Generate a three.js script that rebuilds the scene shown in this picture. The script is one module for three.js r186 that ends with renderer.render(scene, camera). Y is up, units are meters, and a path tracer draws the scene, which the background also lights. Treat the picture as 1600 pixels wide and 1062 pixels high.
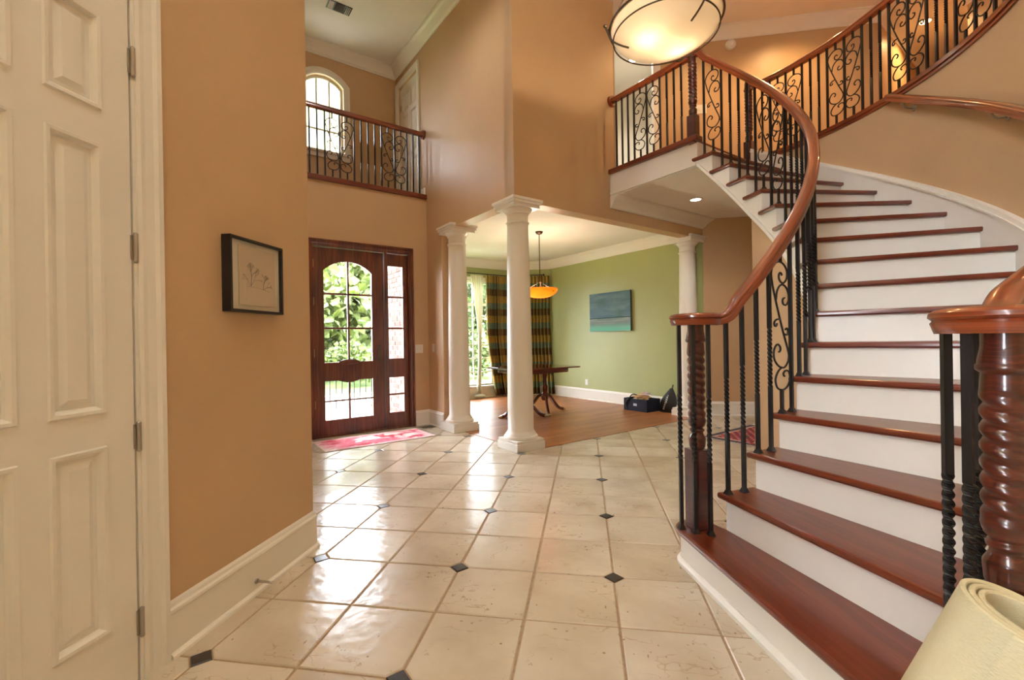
import * as THREE from 'three';
import { mergeGeometries, mergeVertices, toCreasedNormals } from 'three/addons/utils/BufferGeometryUtils.js';
import { RoundedBoxGeometry } from 'three/addons/geometries/RoundedBoxGeometry.js';
import { RectAreaLightUniformsLib } from 'three/addons/lights/RectAreaLightUniformsLib.js';

// ------------------------------------------------------------------ camera, sky, sun, exposure
// Plan coordinates: u to the right, v into the house (world x = u, y = up, z = -v). The floor tiles run along u and v,
// most of the house is turned by 45 degrees: a = right and away, b = left and away.
const scene = new THREE.Scene();
const FOCAL = 708.5, YAW = -0.1586, PITCH = 0.0008, ROLL = -0.0162;
const camera = new THREE.PerspectiveCamera(2 * Math.atan(531 / FOCAL) * 180 / Math.PI, 1600 / 1062, 0.05, 400);
{
  const cy = Math.cos(YAW), sy = Math.sin(YAW), cp = Math.cos(PITCH), sp = Math.sin(PITCH), cr = Math.cos(ROLL), sr = Math.sin(ROLL);
  const right = new THREE.Vector3(cy, 0, sy), fwd0 = new THREE.Vector3(sy, 0, -cy), down0 = new THREE.Vector3(0, -1, 0);
  const d1 = down0.clone().multiplyScalar(cp).addScaledVector(fwd0, -sp), f1 = down0.clone().multiplyScalar(sp).addScaledVector(fwd0, cp);
  const x = right.clone().multiplyScalar(cr).addScaledVector(d1, -sr), y = right.clone().multiplyScalar(sr).addScaledVector(d1, cr);
  camera.matrixAutoUpdate = true;
  camera.quaternion.setFromRotationMatrix(new THREE.Matrix4().makeBasis(x, y.clone().negate(), f1.clone().negate()));
  camera.position.set(0, 1.2, 0);
  camera.updateMatrixWorld();
}
const renderer = new THREE.WebGLRenderer({ antialias: true });
renderer.toneMapping = THREE.LinearToneMapping;
renderer.toneMappingExposure = 1.18;
renderer.shadowMap.enabled = true;
RectAreaLightUniformsLib.init();

scene.background = new THREE.Color().setRGB(30.0, 32.0, 35.0);           // bright, thinly overcast sky
const sun = new THREE.DirectionalLight(new THREE.Color().setRGB(1, 0.95, 0.82), 14);
sun.position.set(30, 46, 0.5); sun.target.position.set(0, 0, 0);
sun.castShadow = true; sun.shadow.mapSize.set(4096, 4096); sun.shadow.radius = 2;
Object.assign(sun.shadow.camera, { left: -45, right: 45, top: 45, bottom: -45, near: 1, far: 140 });
scene.add(sun, sun.target);

const WARM = new THREE.Color().setRGB(1, 0.82, 0.60), WARMER = new THREE.Color().setRGB(1, 0.62, 0.27), SOFT = new THREE.Color().setRGB(1, 0.97, 0.92);
const POWER = { foyer: 2.1, dining: 1.5, hall: 11, landing: 5, room: 9, back: 11 };   // candela of the lamps; back serves the added fill lights

// ------------------------------------------------------------------ helpers
const S = Math.SQRT1_2, PI = Math.PI, rad = (d) => d * PI / 180;
const AB = (a, b) => [(a - b) * S, (a + b) * S];
let seed = 7;
const rnd = () => { seed = (seed * 1664525 + 1013904223) >>> 0; return seed / 4294967296; };
const range = (lo, hi) => lo + (hi - lo) * rnd();
const used = new Map();
const numbered = (n) => { const k = used.get(n) ?? 0; used.set(n, k + 1); return k ? n + '_' + String(k).padStart(3, '0') : n; };
const FACE = { u: 0, a: PI / 4, v: PI / 2, minus_b: -PI / 4, b: 3 * PI / 4, minus_u: PI, minus_a: -3 * PI / 4, minus_v: -PI / 2 };   // rotation.y of a frame whose x runs that way

function mesh(name, g, m, parent) {
  const o = new THREE.Mesh(g, m); o.name = name; o.castShadow = o.receiveShadow = true;
  if (parent) parent.add(o);
  return o;
}
function put(o, [u, v], turn = 0, h = 0) { o.position.set(u, h, -v); o.rotation.y = turn; return o; }
function thing(name, label, category, uv = [0, 0], turn = 0, h = 0, group) {
  const o = new THREE.Group(); o.name = numbered(name); put(o, uv, turn, h);
  o.userData = { label, category }; if (group) o.userData.group = group;
  scene.add(o); return o;
}
function tag(o, label, category, group) { o.userData.label = label; o.userData.category = category; if (group) o.userData.group = group; return o; }
function struct(name, g, m, uv = [0, 0], turn = 0, h = 0) {
  const o = g ? mesh(numbered(name), g, m) : Object.assign(new THREE.Group(), { name: numbered(name) });
  o.userData = { kind: 'structure' }; put(o, uv, turn, h); scene.add(o); return o;
}
// texture coordinates in metres, taken from the plane each triangle faces
function metric(g) {
  const n = g.index ? g.toNonIndexed() : g;
  if (!n.attributes.normal) n.computeVertexNormals();
  const p = n.attributes.position, uv = new Float32Array(p.count * 2), A = new THREE.Vector3(), B = new THREE.Vector3(), C = new THREE.Vector3();
  for (let i = 0; i < p.count; i += 3) {
    A.fromBufferAttribute(p, i); B.fromBufferAttribute(p, i + 1); C.fromBufferAttribute(p, i + 2);
    const nn = B.clone().sub(A).cross(C.clone().sub(A)); const ax = Math.abs(nn.x), ay = Math.abs(nn.y), az = Math.abs(nn.z);
    [A, B, C].forEach((q, k) => {
      const [s, t] = ay >= ax && ay >= az ? [q.x, q.z] : ax > az ? [q.z, q.y] : [q.x, q.y];
      uv[2 * (i + k)] = s; uv[2 * (i + k) + 1] = t;
    });
  }
  n.setAttribute('uv', new THREE.BufferAttribute(uv, 2));
  return n;
}
function join(list) {
  const gs = list.map((g) => { const n = g.index ? g.toNonIndexed() : g; for (const k of Object.keys(n.attributes)) if (!['position', 'normal', 'uv'].includes(k)) n.deleteAttribute(k); return n; });
  return gs.length === 1 ? gs[0] : mergeGeometries(gs);
}
const move = (g, x, y, z) => g.translate(x, y, z);
function bx(x0, x1, y0, y1, z0, z1, r = 0) {
  const g = r ? new RoundedBoxGeometry(x1 - x0, y1 - y0, z1 - z0, 2, r) : new THREE.BoxGeometry(x1 - x0, y1 - y0, z1 - z0);
  return metric(g.translate((x0 + x1) / 2, (y0 + y1) / 2, (z0 + z1) / 2));
}
const shapeOf = (pts) => new THREE.Shape(pts.map(([x, y]) => new THREE.Vector2(x, y)));
function prism(pts, h0, h1, bevel = 0) {                                // footprint in (u, v), standing from h0 to h1
  const g = new THREE.ExtrudeGeometry(shapeOf(pts), bevel ? { depth: h1 - h0 - 2 * bevel, bevelEnabled: true, bevelSize: bevel, bevelThickness: bevel, bevelSegments: 2, bevelOffset: -bevel, curveSegments: 8 } : { depth: h1 - h0, bevelEnabled: false });
  return metric(g.rotateX(-PI / 2).translate(0, h0 + bevel, 0));
}
function plate(outline, holes, depth, z = 0, bevel = 0) {               // outline in (x, y), front face at z
  const s = Array.isArray(outline) ? shapeOf(outline) : outline;
  for (const h of holes) s.holes.push(Array.isArray(h) ? new THREE.Path(h.map(([x, y]) => new THREE.Vector2(x, y))) : h);
  const g = new THREE.ExtrudeGeometry(s, bevel ? { depth: depth - 2 * bevel, bevelEnabled: true, bevelSize: bevel, bevelThickness: bevel, bevelOffset: -bevel, bevelSegments: 1, curveSegments: 16 } : { depth, bevelEnabled: false, curveSegments: 16 });
  return metric(g.translate(0, 0, z - depth + bevel));
}
const rect = (x0, x1, y0, y1) => [[x0, y0], [x1, y0], [x1, y1], [x0, y1]];
// a profile [[offset to the left of the path, z]] swept along a mitred path [[x, y]]
function sweep(path, prof, closed = false, loop = true) {
  const n = path.length, N = [];
  const dir = (i, j) => { const dx = path[j][0] - path[i][0], dy = path[j][1] - path[i][1], l = Math.hypot(dx, dy); return [-dy / l, dx / l]; };
  for (let i = 0; i < n; i++) {
    const before = i > 0 ? dir(i - 1, i) : closed ? dir(n - 1, 0) : null, after = i < n - 1 ? dir(i, i + 1) : closed ? dir(n - 1, 0) : null;
    const p = before ?? after, q = after ?? before, d = 1 + p[0] * q[0] + p[1] * q[1];
    N.push([(p[0] + q[0]) / d, (p[1] + q[1]) / d]);
  }
  const pos = [], at = (i, k) => [path[i][0] + N[i][0] * prof[k][0], path[i][1] + N[i][1] * prof[k][0], prof[k][1]];
  const segs = closed ? n : n - 1, m = prof.length;
  for (let i = 0; i < segs; i++) for (let k = 0; k < (loop ? m : m - 1); k++) {
    const j = (i + 1) % n, l = (k + 1) % m, A = at(i, k), B = at(j, k), C = at(j, l), D = at(i, l);
    pos.push(...A, ...B, ...C, ...A, ...C, ...D);
  }
  if (!closed && loop) for (const [i, flip] of [[0, 0], [n - 1, 1]])
    for (const t of THREE.ShapeUtils.triangulateShape(prof.map(([x, y]) => new THREE.Vector2(x, y)), [])) for (const k of flip ? [t[2], t[1], t[0]] : t) pos.push(...at(i, k));
  const g = new THREE.BufferGeometry(); g.setAttribute('position', new THREE.Float32BufferAttribute(pos, 3)); g.computeVertexNormals();
  return g;
}
const onFloor = (path, prof, h = 0) => metric(sweep(path, prof).rotateX(-PI / 2).translate(0, h, 0));   // mouldings that run along walls: path in (u, v), z up
const onWall = (path, prof, closed) => metric(sweep(path, prof, closed));                              // casings: path in the wall's (x, y), z out of the wall
// a closed profile [[side, up]] swept along points in space, kept upright
function rail3(pts, prof, creased = 0.9) {
  const n = pts.length, m = prof.length, pos = [], idx = [], up = new THREE.Vector3(0, 1, 0), uvs = [];
  let len = 0;
  for (let i = 0; i < n; i++) {
    const t = pts[Math.min(n - 1, i + 1)].clone().sub(pts[Math.max(0, i - 1)]).normalize();
    const s = new THREE.Vector3().crossVectors(t, up).normalize(), w = new THREE.Vector3().crossVectors(s, t);
    if (i) len += pts[i].distanceTo(pts[i - 1]);
    for (let k = 0; k < m; k++) { const q = pts[i].clone().addScaledVector(s, prof[k][0]).addScaledVector(w, prof[k][1]); pos.push(q.x, q.y, q.z); uvs.push(len, k * 0.02); }
  }
  for (let i = 0; i < n - 1; i++) for (let k = 0; k < m; k++) { const l = (k + 1) % m, a = i * m + k, b = i * m + l, c = a + m, d = b + m; idx.push(a, c, d, a, d, b); }
  for (const t of THREE.ShapeUtils.triangulateShape(prof.map(([x, y]) => new THREE.Vector2(x, y)), [])) { idx.push(t[0], t[1], t[2]); const o = (n - 1) * m; idx.push(o + t[2], o + t[1], o + t[0]); }
  const g = new THREE.BufferGeometry(); g.setAttribute('position', new THREE.Float32BufferAttribute(pos, 3)); g.setAttribute('uv', new THREE.Float32BufferAttribute(uvs, 2)); g.setIndex(idx);
  return toCreasedNormals(g, creased);
}
function tube(pts, r, seg = 24, sides = 6, closed = false) { return new THREE.TubeGeometry(new THREE.CatmullRomCurve3(pts.map((p) => new THREE.Vector3(...p)), closed), seg, r, sides, closed); }
function lathe(prof, seg = 32) { return new THREE.LatheGeometry(prof.map(([x, y]) => new THREE.Vector2(x, y)), seg); }
// a surface of rows x columns from a function
function grid(nu, nv, f, closeU = false) {
  const pos = [], uv = [], idx = [], w = nu + 1;
  for (let j = 0; j <= nv; j++) for (let i = 0; i <= nu; i++) { pos.push(...f(i / nu, j / nv)); uv.push(i / nu, j / nv); }
  for (let j = 0; j < nv; j++) for (let i = 0; i < nu; i++) { const a = j * w + i; idx.push(a, a + 1, a + w + 1, a, a + w + 1, a + w); }
  const g = new THREE.BufferGeometry(); g.setAttribute('position', new THREE.Float32BufferAttribute(pos, 3)); g.setAttribute('uv', new THREE.Float32BufferAttribute(uv, 2)); g.setIndex(idx); g.computeVertexNormals();
  return g;
}
// a curved solid between two radii about the origin: rows of [degrees, bottom, top]
function arcSolid(r0, r1, rows) {
  const pos = [], uv = [];
  const P = (t, r, h) => [r * Math.cos(rad(t)), h, -r * Math.sin(rad(t))];
  const quad = (A, B, C, D, ua, ub, uc, ud) => { pos.push(...A, ...B, ...C, ...A, ...C, ...D); uv.push(...ua, ...ub, ...uc, ...ua, ...uc, ...ud); };
  for (let i = 0; i < rows.length - 1; i++) {
    const [t0, b0, h0] = rows[i], [t1, b1, h1] = rows[i + 1], s0 = rad(t0) * r0, s1 = rad(t1) * r0;
    if (t0 === t1) { quad(P(t0, r0, h0), P(t0, r0, h1), P(t0, r1, h1), P(t0, r1, h0), [0, h0], [0, h1], [r1 - r0, h1], [r1 - r0, h0]); continue; }
    quad(P(t0, r0, b0), P(t0, r0, h0), P(t1, r0, h1), P(t1, r0, b1), [s0, b0], [s0, h0], [s1, h1], [s1, b1]);
    quad(P(t0, r1, b0), P(t1, r1, b1), P(t1, r1, h1), P(t0, r1, h0), [s0, b0], [s1, b1], [s1, h1], [s0, h0]);
    quad(P(t0, r0, h0), P(t0, r1, h0), P(t1, r1, h1), P(t1, r0, h1), [s0, 0], [s0, r1 - r0], [s1, r1 - r0], [s1, 0]);
    quad(P(t0, r0, b0), P(t1, r0, b1), P(t1, r1, b1), P(t0, r1, b0), [s0, 0], [s1, 0], [s1, r1 - r0], [s0, r1 - r0]);
  }
  for (const [t, b, h] of [rows[0], rows[rows.length - 1]]) quad(P(t, r0, b), P(t, r1, b), P(t, r1, h), P(t, r0, h), [0, b], [r1 - r0, b], [r1 - r0, h], [0, h]);
  const g = new THREE.BufferGeometry(); g.setAttribute('position', new THREE.Float32BufferAttribute(pos, 3)); g.setAttribute('uv', new THREE.Float32BufferAttribute(uv, 2)); g.computeVertexNormals();
  const c = toCreasedNormals(mergeVertices(g, 1e-5), 0.5);
  return c;
}

// ------------------------------------------------------------------ textures and materials
const hash = (x, y, s) => { let n = (x * 374761393 + y * 668265263 + s * 2147483647) | 0; n = Math.imul(n ^ (n >>> 13), 1274126177); n ^= n >>> 16; return (n >>> 0) / 4294967296; };
function pnoise(x, y, px, py, s) {
  const xi = Math.floor(x), yi = Math.floor(y), fx = x - xi, fy = y - yi, sx = fx * fx * (3 - 2 * fx), sy = fy * fy * (3 - 2 * fy);
  const m = (a, p) => ((a % p) + p) % p, h = (i, j) => hash(m(xi + i, px), m(yi + j, py), s);
  return (h(0, 0) * (1 - sx) + h(1, 0) * sx) * (1 - sy) + (h(0, 1) * (1 - sx) + h(1, 1) * sx) * sy;
}
function fbm(x, y, px, py, s, oct = 4) { let v = 0, a = 0.5, t = 0; for (let o = 0; o < oct; o++) { v += a * pnoise(x * px, y * py, px, py, s + o * 17); t += a; a *= 0.5; px *= 2; py *= 2; } return v / t; }
const mix = (a, b, t) => a + (b - a) * t, clamp = (x) => Math.min(1, Math.max(0, x)), mix3 = (a, b, t) => [mix(a[0], b[0], t), mix(a[1], b[1], t), mix(a[2], b[2], t)];
function tex(w, h, f, srgb = true, size = 1, sizeY = size) {             // f(x, y) in 0..1 gives [r, g, b] in 0..255; size is what one repeat measures in metres
  const d = new Uint8Array(w * h * 4);
  for (let j = 0; j < h; j++) for (let i = 0; i < w; i++) { const c = f(i / w, j / h), k = 4 * (j * w + i); d[k] = c[0]; d[k + 1] = c[1]; d[k + 2] = c[2]; d[k + 3] = 255; }
  const t = new THREE.DataTexture(d, w, h, THREE.RGBAFormat); t.magFilter = THREE.LinearFilter; t.minFilter = THREE.LinearMipmapLinearFilter; t.generateMipmaps = true;
  t.wrapS = t.wrapT = THREE.RepeatWrapping; if (srgb) t.colorSpace = THREE.SRGBColorSpace; t.repeat.set(1 / size, 1 / sizeY); t.needsUpdate = true; return t;
}
const gray = (w, h, f, size, sizeY) => tex(w, h, (x, y) => { const v = clamp(f(x, y)) * 255; return [v, v, v]; }, false, size, sizeY);
const std = (o) => new THREE.MeshStandardMaterial(o), phys = (o) => new THREE.MeshPhysicalMaterial(o);
const rgb = (r, g, b) => new THREE.Color().setRGB(r, g, b);

const orangePeel = gray(256, 256, (x, y) => fbm(x, y, 24, 24, 3, 3), 0.5);
const mottle = (c, amt, s, size) => tex(256, 256, (x, y) => { const v = (fbm(x, y, 4, 4, s, 5) - 0.5) * amt; return c.map((k) => clamp(k / 255 * (1 + v)) * 255); }, true, size);
const paint = (c, s, rough = 0.42) => std({ map: mottle(c, 0.06, s, 2.2), roughness: rough, bumpMap: orangePeel, bumpScale: 0.0006 });
const M = {};
M.tan = paint([198, 164, 124], 11);
M.green = paint([172, 176, 118], 12);
M.rose = M.tan;
M.ceiling = paint([242, 240, 232], 13, 0.8);
M.trim = std({ map: mottle([238, 234, 224], 0.03, 14, 1.5), roughness: 0.32 });
M.room = paint([228, 222, 206], 15, 0.7);
// ceramic floor tile: cream with brown pits and veins
function tileTex(s) {
  return tex(512, 512, (x, y) => {
    const n = fbm(x, y, 3, 3, s, 5), f = fbm(x, y, 10, 10, s + 40, 4), w = fbm(x, y, 4, 6, s + 90, 3);
    let c = mix3([210, 198, 178], [192, 177, 155], clamp((n - 0.35) * 2.2));
    const vein = Math.abs(fbm(x + 0.08 * w, y, 5, 9, s + 130, 4) - 0.5);
    c = mix3(c, [150, 116, 84], clamp(0.5 - vein * 30) * clamp((f - 0.44) * 5) * 0.8);
    const pit = fbm(x, y, 60, 40, s + 170, 2);
    c = mix3(c, [128, 96, 70], clamp((pit - 0.8) * 12) * clamp((f - 0.52) * 6) * 0.7);
    return mix3(c, [220, 209, 190], clamp((w - 0.6) * 3) * 0.6);
  }, true, 0.8);
}
const tileBump = gray(256, 256, (x, y) => 0.6 * fbm(x, y, 5, 5, 61, 4) + 0.4 * fbm(x, y, 22, 22, 67, 2), 0.8);
const tileGloss = gray(256, 256, (x, y) => 0.62 + 0.3 * (fbm(x, y, 8, 8, 71, 3) - 0.5), 0.8);
M.tiles = [201, 331].map((s) => std({ map: tileTex(s), roughness: 0.36, roughnessMap: tileGloss, bumpMap: tileBump, bumpScale: 0.003 }));
M.tiles.push(std({ map: M.tiles[0].map, color: rgb(0.94, 0.92, 0.9), roughness: 0.36, roughnessMap: tileGloss, bumpMap: tileBump, bumpScale: 0.003 }));
M.grout = std({ map: tex(256, 256, (x, y) => { const n = fbm(x, y, 40, 40, 5, 3); return mix3([150, 124, 98], [180, 152, 122], n); }, true, 0.5), roughness: 0.9 });
M.accent = std({ map: tex(128, 128, (x, y) => { const n = fbm(x, y, 12, 12, 9, 3); return mix3([28, 24, 24], [58, 48, 42], n); }, true, 0.2), roughness: 0.28 });
// stained wood, grain along x
function woodTex(s, dark, mid, light, size, fine = 40, w = 512) {
  return tex(w, w / 2, (x, y) => {
    const warp = fbm(x, y, 2, 3, s, 3) * 0.18, g = fbm(x, y + warp, 2, fine, s + 20, 4), k = fbm(x, y + warp, 3, 9, s + 50, 3);
    let c = mix3(dark, mid, clamp(k * 1.5 - 0.2)); c = mix3(c, light, clamp((g - 0.45) * 2.6) * 0.75);
    return mix3(c, dark, clamp((fbm(x, y + warp, 4, 90, s + 70, 2) - 0.62) * 5) * 0.6);
  }, true, size, size / 2);
}
M.tread = phys({ map: woodTex(401, [90, 33, 18], [112, 45, 24], [132, 59, 32], 1.6), roughness: 0.3, clearcoat: 0.6, clearcoatRoughness: 0.12 });
M.rail = phys({ map: woodTex(431, [92, 34, 14], [140, 60, 24], [180, 90, 42], 1.0), roughness: 0.3, clearcoat: 0.8, clearcoatRoughness: 0.1 });
M.newel = phys({ map: woodTex(461, [58, 18, 11], [86, 28, 16], [112, 44, 24], 0.5), roughness: 0.34, clearcoat: 0.8, clearcoatRoughness: 0.1 });
M.door = phys({ map: woodTex(491, [74, 30, 17], [112, 50, 27], [142, 74, 40], 0.9), roughness: 0.38, clearcoat: 0.4, clearcoatRoughness: 0.2 });
M.door.map.rotation = PI / 2;
M.planks = [521, 541, 561].map((s, i) => phys({ map: woodTex(s, [[150, 92, 52], [160, 100, 58], [142, 86, 48]][i], [[168, 106, 62], [176, 114, 68], [158, 98, 56]][i], [184, 122, 74], 1.5, 20), roughness: 0.34, clearcoat: 0.12, clearcoatRoughness: 0.2 }));
M.mahogany = phys({ map: woodTex(581, [66, 17, 12], [98, 29, 19], [122, 44, 29], 1.1), roughness: 0.22, clearcoat: 0.8, clearcoatRoughness: 0.08 });
M.iron = std({ color: rgb(0.016, 0.014, 0.014), roughness: 0.42, metalness: 0.35 });
M.bronze = std({ color: rgb(0.09, 0.06, 0.035), roughness: 0.4, metalness: 0.7 });
M.steel = std({ color: rgb(0.42, 0.39, 0.34), roughness: 0.35, metalness: 0.9 });
M.brass = std({ color: rgb(0.42, 0.30, 0.14), roughness: 0.35, metalness: 0.9 });
M.glass = phys({ color: 0xffffff, transmission: 1, roughness: 0, thickness: 0, ior: 1.45 });
M.plastic = std({ color: rgb(0.74, 0.71, 0.64), roughness: 0.4 });
M.black = std({ color: rgb(0.012, 0.010, 0.011), roughness: 0.45 });
const glow = (c, k) => std({ color: rgb(0.8, 0.8, 0.8), emissive: c, emissiveIntensity: k, roughness: 0.5 });
M.bulb = glow(WARM, 9); M.disc = glow(SOFT, 6); M.discWarm = glow(WARMER, 8);

// ------------------------------------------------------------------ the house
const H2 = 3.2725, SOFFIT = 3.0, HEAD = 2.69, TOP = 5.62, DIN = 2.87;
const LEFT = -1.594, FRONT = 6.02, PA = 2.87, PB = 3.88, GREEN = 6.42, WINB = 8.06, BAYV = 9.78, ROSE = 7.28, HALLV = 6.95;
const C = [0.0724, 3.9318], T0 = -81.65, DT = 7.388, RISE = 0.1925, RI = 1.536, RO = 2.655;
const nose = (t) => RISE * (t - T0) / DT, theta = (k) => T0 + DT * k;
const polar = (t, r) => [C[0] + r * Math.cos(rad(t)), C[1] + r * Math.sin(rad(t))];

// --- walls
struct('wall_left', plate([[-3.2, 0], [0.77, 0], [0.77, 2.455], [1.405, 2.455], [1.405, 0], [2.447, 0], [2.447, TOP], [-3.2, TOP]], [rect(-2.4, -1.25, 1.0, 2.2), rect(-2.9, -0.6, 3.1, 5.1)], 0.14), M.tan, [LEFT, 0], FACE.v);
struct('wall_closet_unseen', join([bx(0.6, 1.6, 0, TOP, -0.75, -0.7), bx(0.6, 0.66, 0, TOP, -0.72, -0.14), bx(1.54, 1.6, 0, TOP, -0.72, -0.14)]), M.tan, [LEFT, 0], FACE.v);  // unseen closet walls, stop daylight coming through the door gap
struct('wall_entry', plate(rect(2.857, 7.35, 0, TOP), [], 0.14), M.tan, AB(0.603, 0), FACE.b);
struct('wall_front', plate([[0.5, 0], [1.29, 0], [1.29, 2.46], [2.6, 2.46], [2.6, 0], [PA, 0], [PA, 3.25], [0.5, 3.25]], [], 0.22), M.tan, AB(0, FRONT), FACE.a);
const archTop = (x0, x1, spring, peak, n = 14) => { const pts = [], c = (x0 + x1) / 2, w = (x1 - x0) / 2, s = peak - spring, R = (w * w + s * s) / (2 * s); for (let i = 0; i <= n; i++) { const x = x1 - (x1 - x0) * i / n; pts.push([x, peak - R + Math.sqrt(R * R - (x - c) ** 2)]); } return pts; };
struct('wall_upper_front', plate(rect(0.5, PA, H2, TOP), [[[1.46, 4.06], [2.03, 4.06], ...archTop(1.46, 2.03, 5.06, 5.2)]], 0.2), M.tan, AB(0, 7.1), FACE.a);
struct('wall_header_left', plate([[-8.06, 0], [-5.56, 0], [-5.56, HEAD], [-PB - 0.004, HEAD], [-PB - 0.004, TOP], [-7.1, TOP], [-7.1, 3.3], [-8.06, 3.3]], [rect(-6.98, -6.28, H2 + 0.02, 5.27)], 0.17), M.tan, AB(PA, 0), FACE.minus_b);
struct('wall_header_right', plate([[PA, HEAD], [6.43, HEAD], [6.43, SOFFIT], [4.46, SOFFIT], [4.46, TOP], [PA, TOP]], [], 0.17), M.tan, AB(0, PB), FACE.a);
struct('wall_dining', plate(rect(-7.41, -PB, 0, DIN), [], 0.13), M.green, AB(GREEN, 0), FACE.minus_b);
struct('wall_bay', plate(rect(-1.68, -0.62, 0, DIN), [rect(-1.5, -0.86, 0.25, 2.42)], 0.16), M.green, [0, BAYV], FACE.u);
struct('wall_window', plate(rect(3.04, 5.8, 0, DIN), [rect(4.0, 5.36, 0.25, 2.42)], 0.16), M.green, AB(0, WINB), FACE.a);
struct('wall_dining_side', plate(rect(5.57, WINB, 0, DIN), [], 0.02), M.green, AB(3.06, 0), FACE.b);
struct('wall_hall', plate(rect(1.8, 4.6, 0, SOFFIT), [], 0.14), M.tan, [0, ROSE], FACE.u);
struct('wall_hall_unseen', plate(rect(-7.4, -3.9, 0, SOFFIT), [], 0.12), M.tan, [2.86, 0], FACE.minus_v);  // unseen wall, closes the hall against sun and sky from the right
// upstairs hall
struct('wall_upper_hall', plate([[1.085, H2], [4.05, H2], [4.05, TOP], [1.085, TOP]], [], 0.14), M.tan, [0, HALLV], FACE.u);
struct('wall_upper_jamb', plate([[5.9, H2], [HALLV, H2], [HALLV, TOP], [5.9, TOP]], [], 0.12), M.tan, [0.43, 0], FACE.v);
struct('wall_corridor_left', plate(rect(0, 3.2, H2, TOP), [], 0.12), M.tan, [4.05, HALLV], FACE.a);
struct('wall_corridor_right', plate(rect(-3, 0, H2, TOP), [], 0.12), M.tan, [5.0, 6.79], FACE.minus_a);
struct('wall_corridor_end', plate(rect(-0.3, 1.6, H2, TOP), [], 0.12), M.tan, [6.25, 9.15], FACE.minus_b);
struct('wall_upper_right', plate(rect(-6.79, -1.9, H2, TOP), [], 0.14), M.tan, [5.0, 0], FACE.minus_v);
// white room behind the cased opening upstairs
struct('wall_upper_room', join([bx(0.3, 1.3, H2, TOP, -8.62, -8.5), bx(0.28, 0.43, H2, TOP, -8.6, -7.07), bx(1.2, 1.32, H2, TOP, -8.6, -7.07)]), M.room);
// behind the camera: a living room lit by two unseen windows in the left wall
struct('wall_back', plate(rect(-3.3, 1.75, 0, TOP), [], 0.18), M.tan, [0, -3.2], FACE.minus_u);
struct('wall_right', plate(rect(-1.95, 3.2, 0, TOP), [], 0.14), M.tan, [3.2, 0], FACE.minus_v);
struct('wall_stair_end', join([bx(1.93, 5.2, 0, TOP, -1.97, -1.83)]), M.tan);

// --- ceilings and upper floors
struct('ceiling', prism([[-6.2, -3.5], [9, -3.5], [9, 11.2], [-6.2, 11.2]], TOP, TOP + 0.18), M.ceiling);
const bayPoly = [AB(PA + 0.06, PB + 0.06), AB(GREEN, PB + 0.06), AB(GREEN, 7.41), [-1.615, BAYV], AB(2.9, WINB)];
struct('ceiling', prism(bayPoly, DIN, DIN + 0.09), M.ceiling);
const arcPts = (t0, t1, r, n) => Array.from({ length: n + 1 }, (_, i) => polar(t0 + (t1 - t0) * i / n, r));
const upperPoly = [polar(43.95, RI + 0.03), ...arcPts(43.95, -46, 2.75, 40), [5.15, 1.95], [8.6, 6.4], [8.6, 11], [-2.5, 11], AB(4.367, 8.06), AB(4.37, PB + 0.17)];
struct('floor_upper', prism(upperPoly, SOFFIT, H2 - 0.02), M.trim);
struct('floor_upper_boards', prism(upperPoly.map((p) => p), H2 - 0.02, H2), M.planks[1]);
struct('ceiling', prism([AB(4.40, 2.74), polar(44.4, 2.78), ...arcPts(43, 15, 2.78, 10), [3.4, 7.28], AB(6.43, PB), AB(4.40, PB)], SOFFIT - 0.012, SOFFIT), M.ceiling);
struct('floor_balcony', prism([AB(0.5, FRONT + 0.012), AB(PA, FRONT + 0.012), AB(PA, 7.12), AB(0.5, 7.12)], 2.96, H2), M.planks[1]);

// --- mouldings
const crown = [[0, -0.155], [0.012, -0.155], [0.016, -0.138], [0.03, -0.125], [0.052, -0.09], [0.085, -0.05], [0.11, -0.03], [0.118, -0.018], [0.13, -0.014], [0.13, 0], [0, 0]];
const base = [[0, 0], [0.034, 0], [0.032, 0.012], [0.025, 0.019], [0.018, 0.022], [0.018, 0.168], [0.021, 0.172], [0.02, 0.184], [0.012, 0.192], [0.01, 0.204], [0.004, 0.214], [0, 0.214]];
struct('trim_1', onFloor([AB(4.46, PB), AB(PA, PB), AB(PA, 7.1), AB(0.603, 7.1), AB(0.603, 2.857), [LEFT, -3.2], [3.2, -3.2]], crown, TOP), M.trim);
struct('trim_2', onFloor([[5, 2.0], [5, 6.79], [7.1, 8.89]], crown, TOP), M.trim);
struct('trim_3', onFloor([[6.2, 9.1], [4.05, HALLV], [1.19, HALLV]], crown, TOP), M.trim);
struct('trim_4', onFloor([AB(GREEN, PB + 0.1), AB(GREEN, 7.41), [-1.615, BAYV], AB(3.06, WINB)], crown.map(([o, z]) => [o * 1.05, z * 1.05]), DIN), M.trim);
struct('trim_5', onFloor([[3.4, ROSE], AB(6.9, PB - 0.02), AB(6.43, PB), AB(4.37, PB)], crown, SOFFIT - 0.012), M.trim);
struct('baseboard_left', onFloor([AB(0.603, 4.8), AB(0.603, 2.857), [LEFT, 1.497]], base), M.trim);
struct('baseboard_front', onFloor([AB(PA, 5.57), AB(PA, FRONT), AB(2.652, FRONT)], base), M.trim);
struct('baseboard_dining', onFloor([AB(GREEN, PB + 0.02), AB(GREEN, 7.41), [-1.615, BAYV], AB(3.06, WINB)], base), M.trim);
struct('baseboard_hall', onFloor([[4.5, ROSE], [1.86, ROSE]], base), M.trim);
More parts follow.
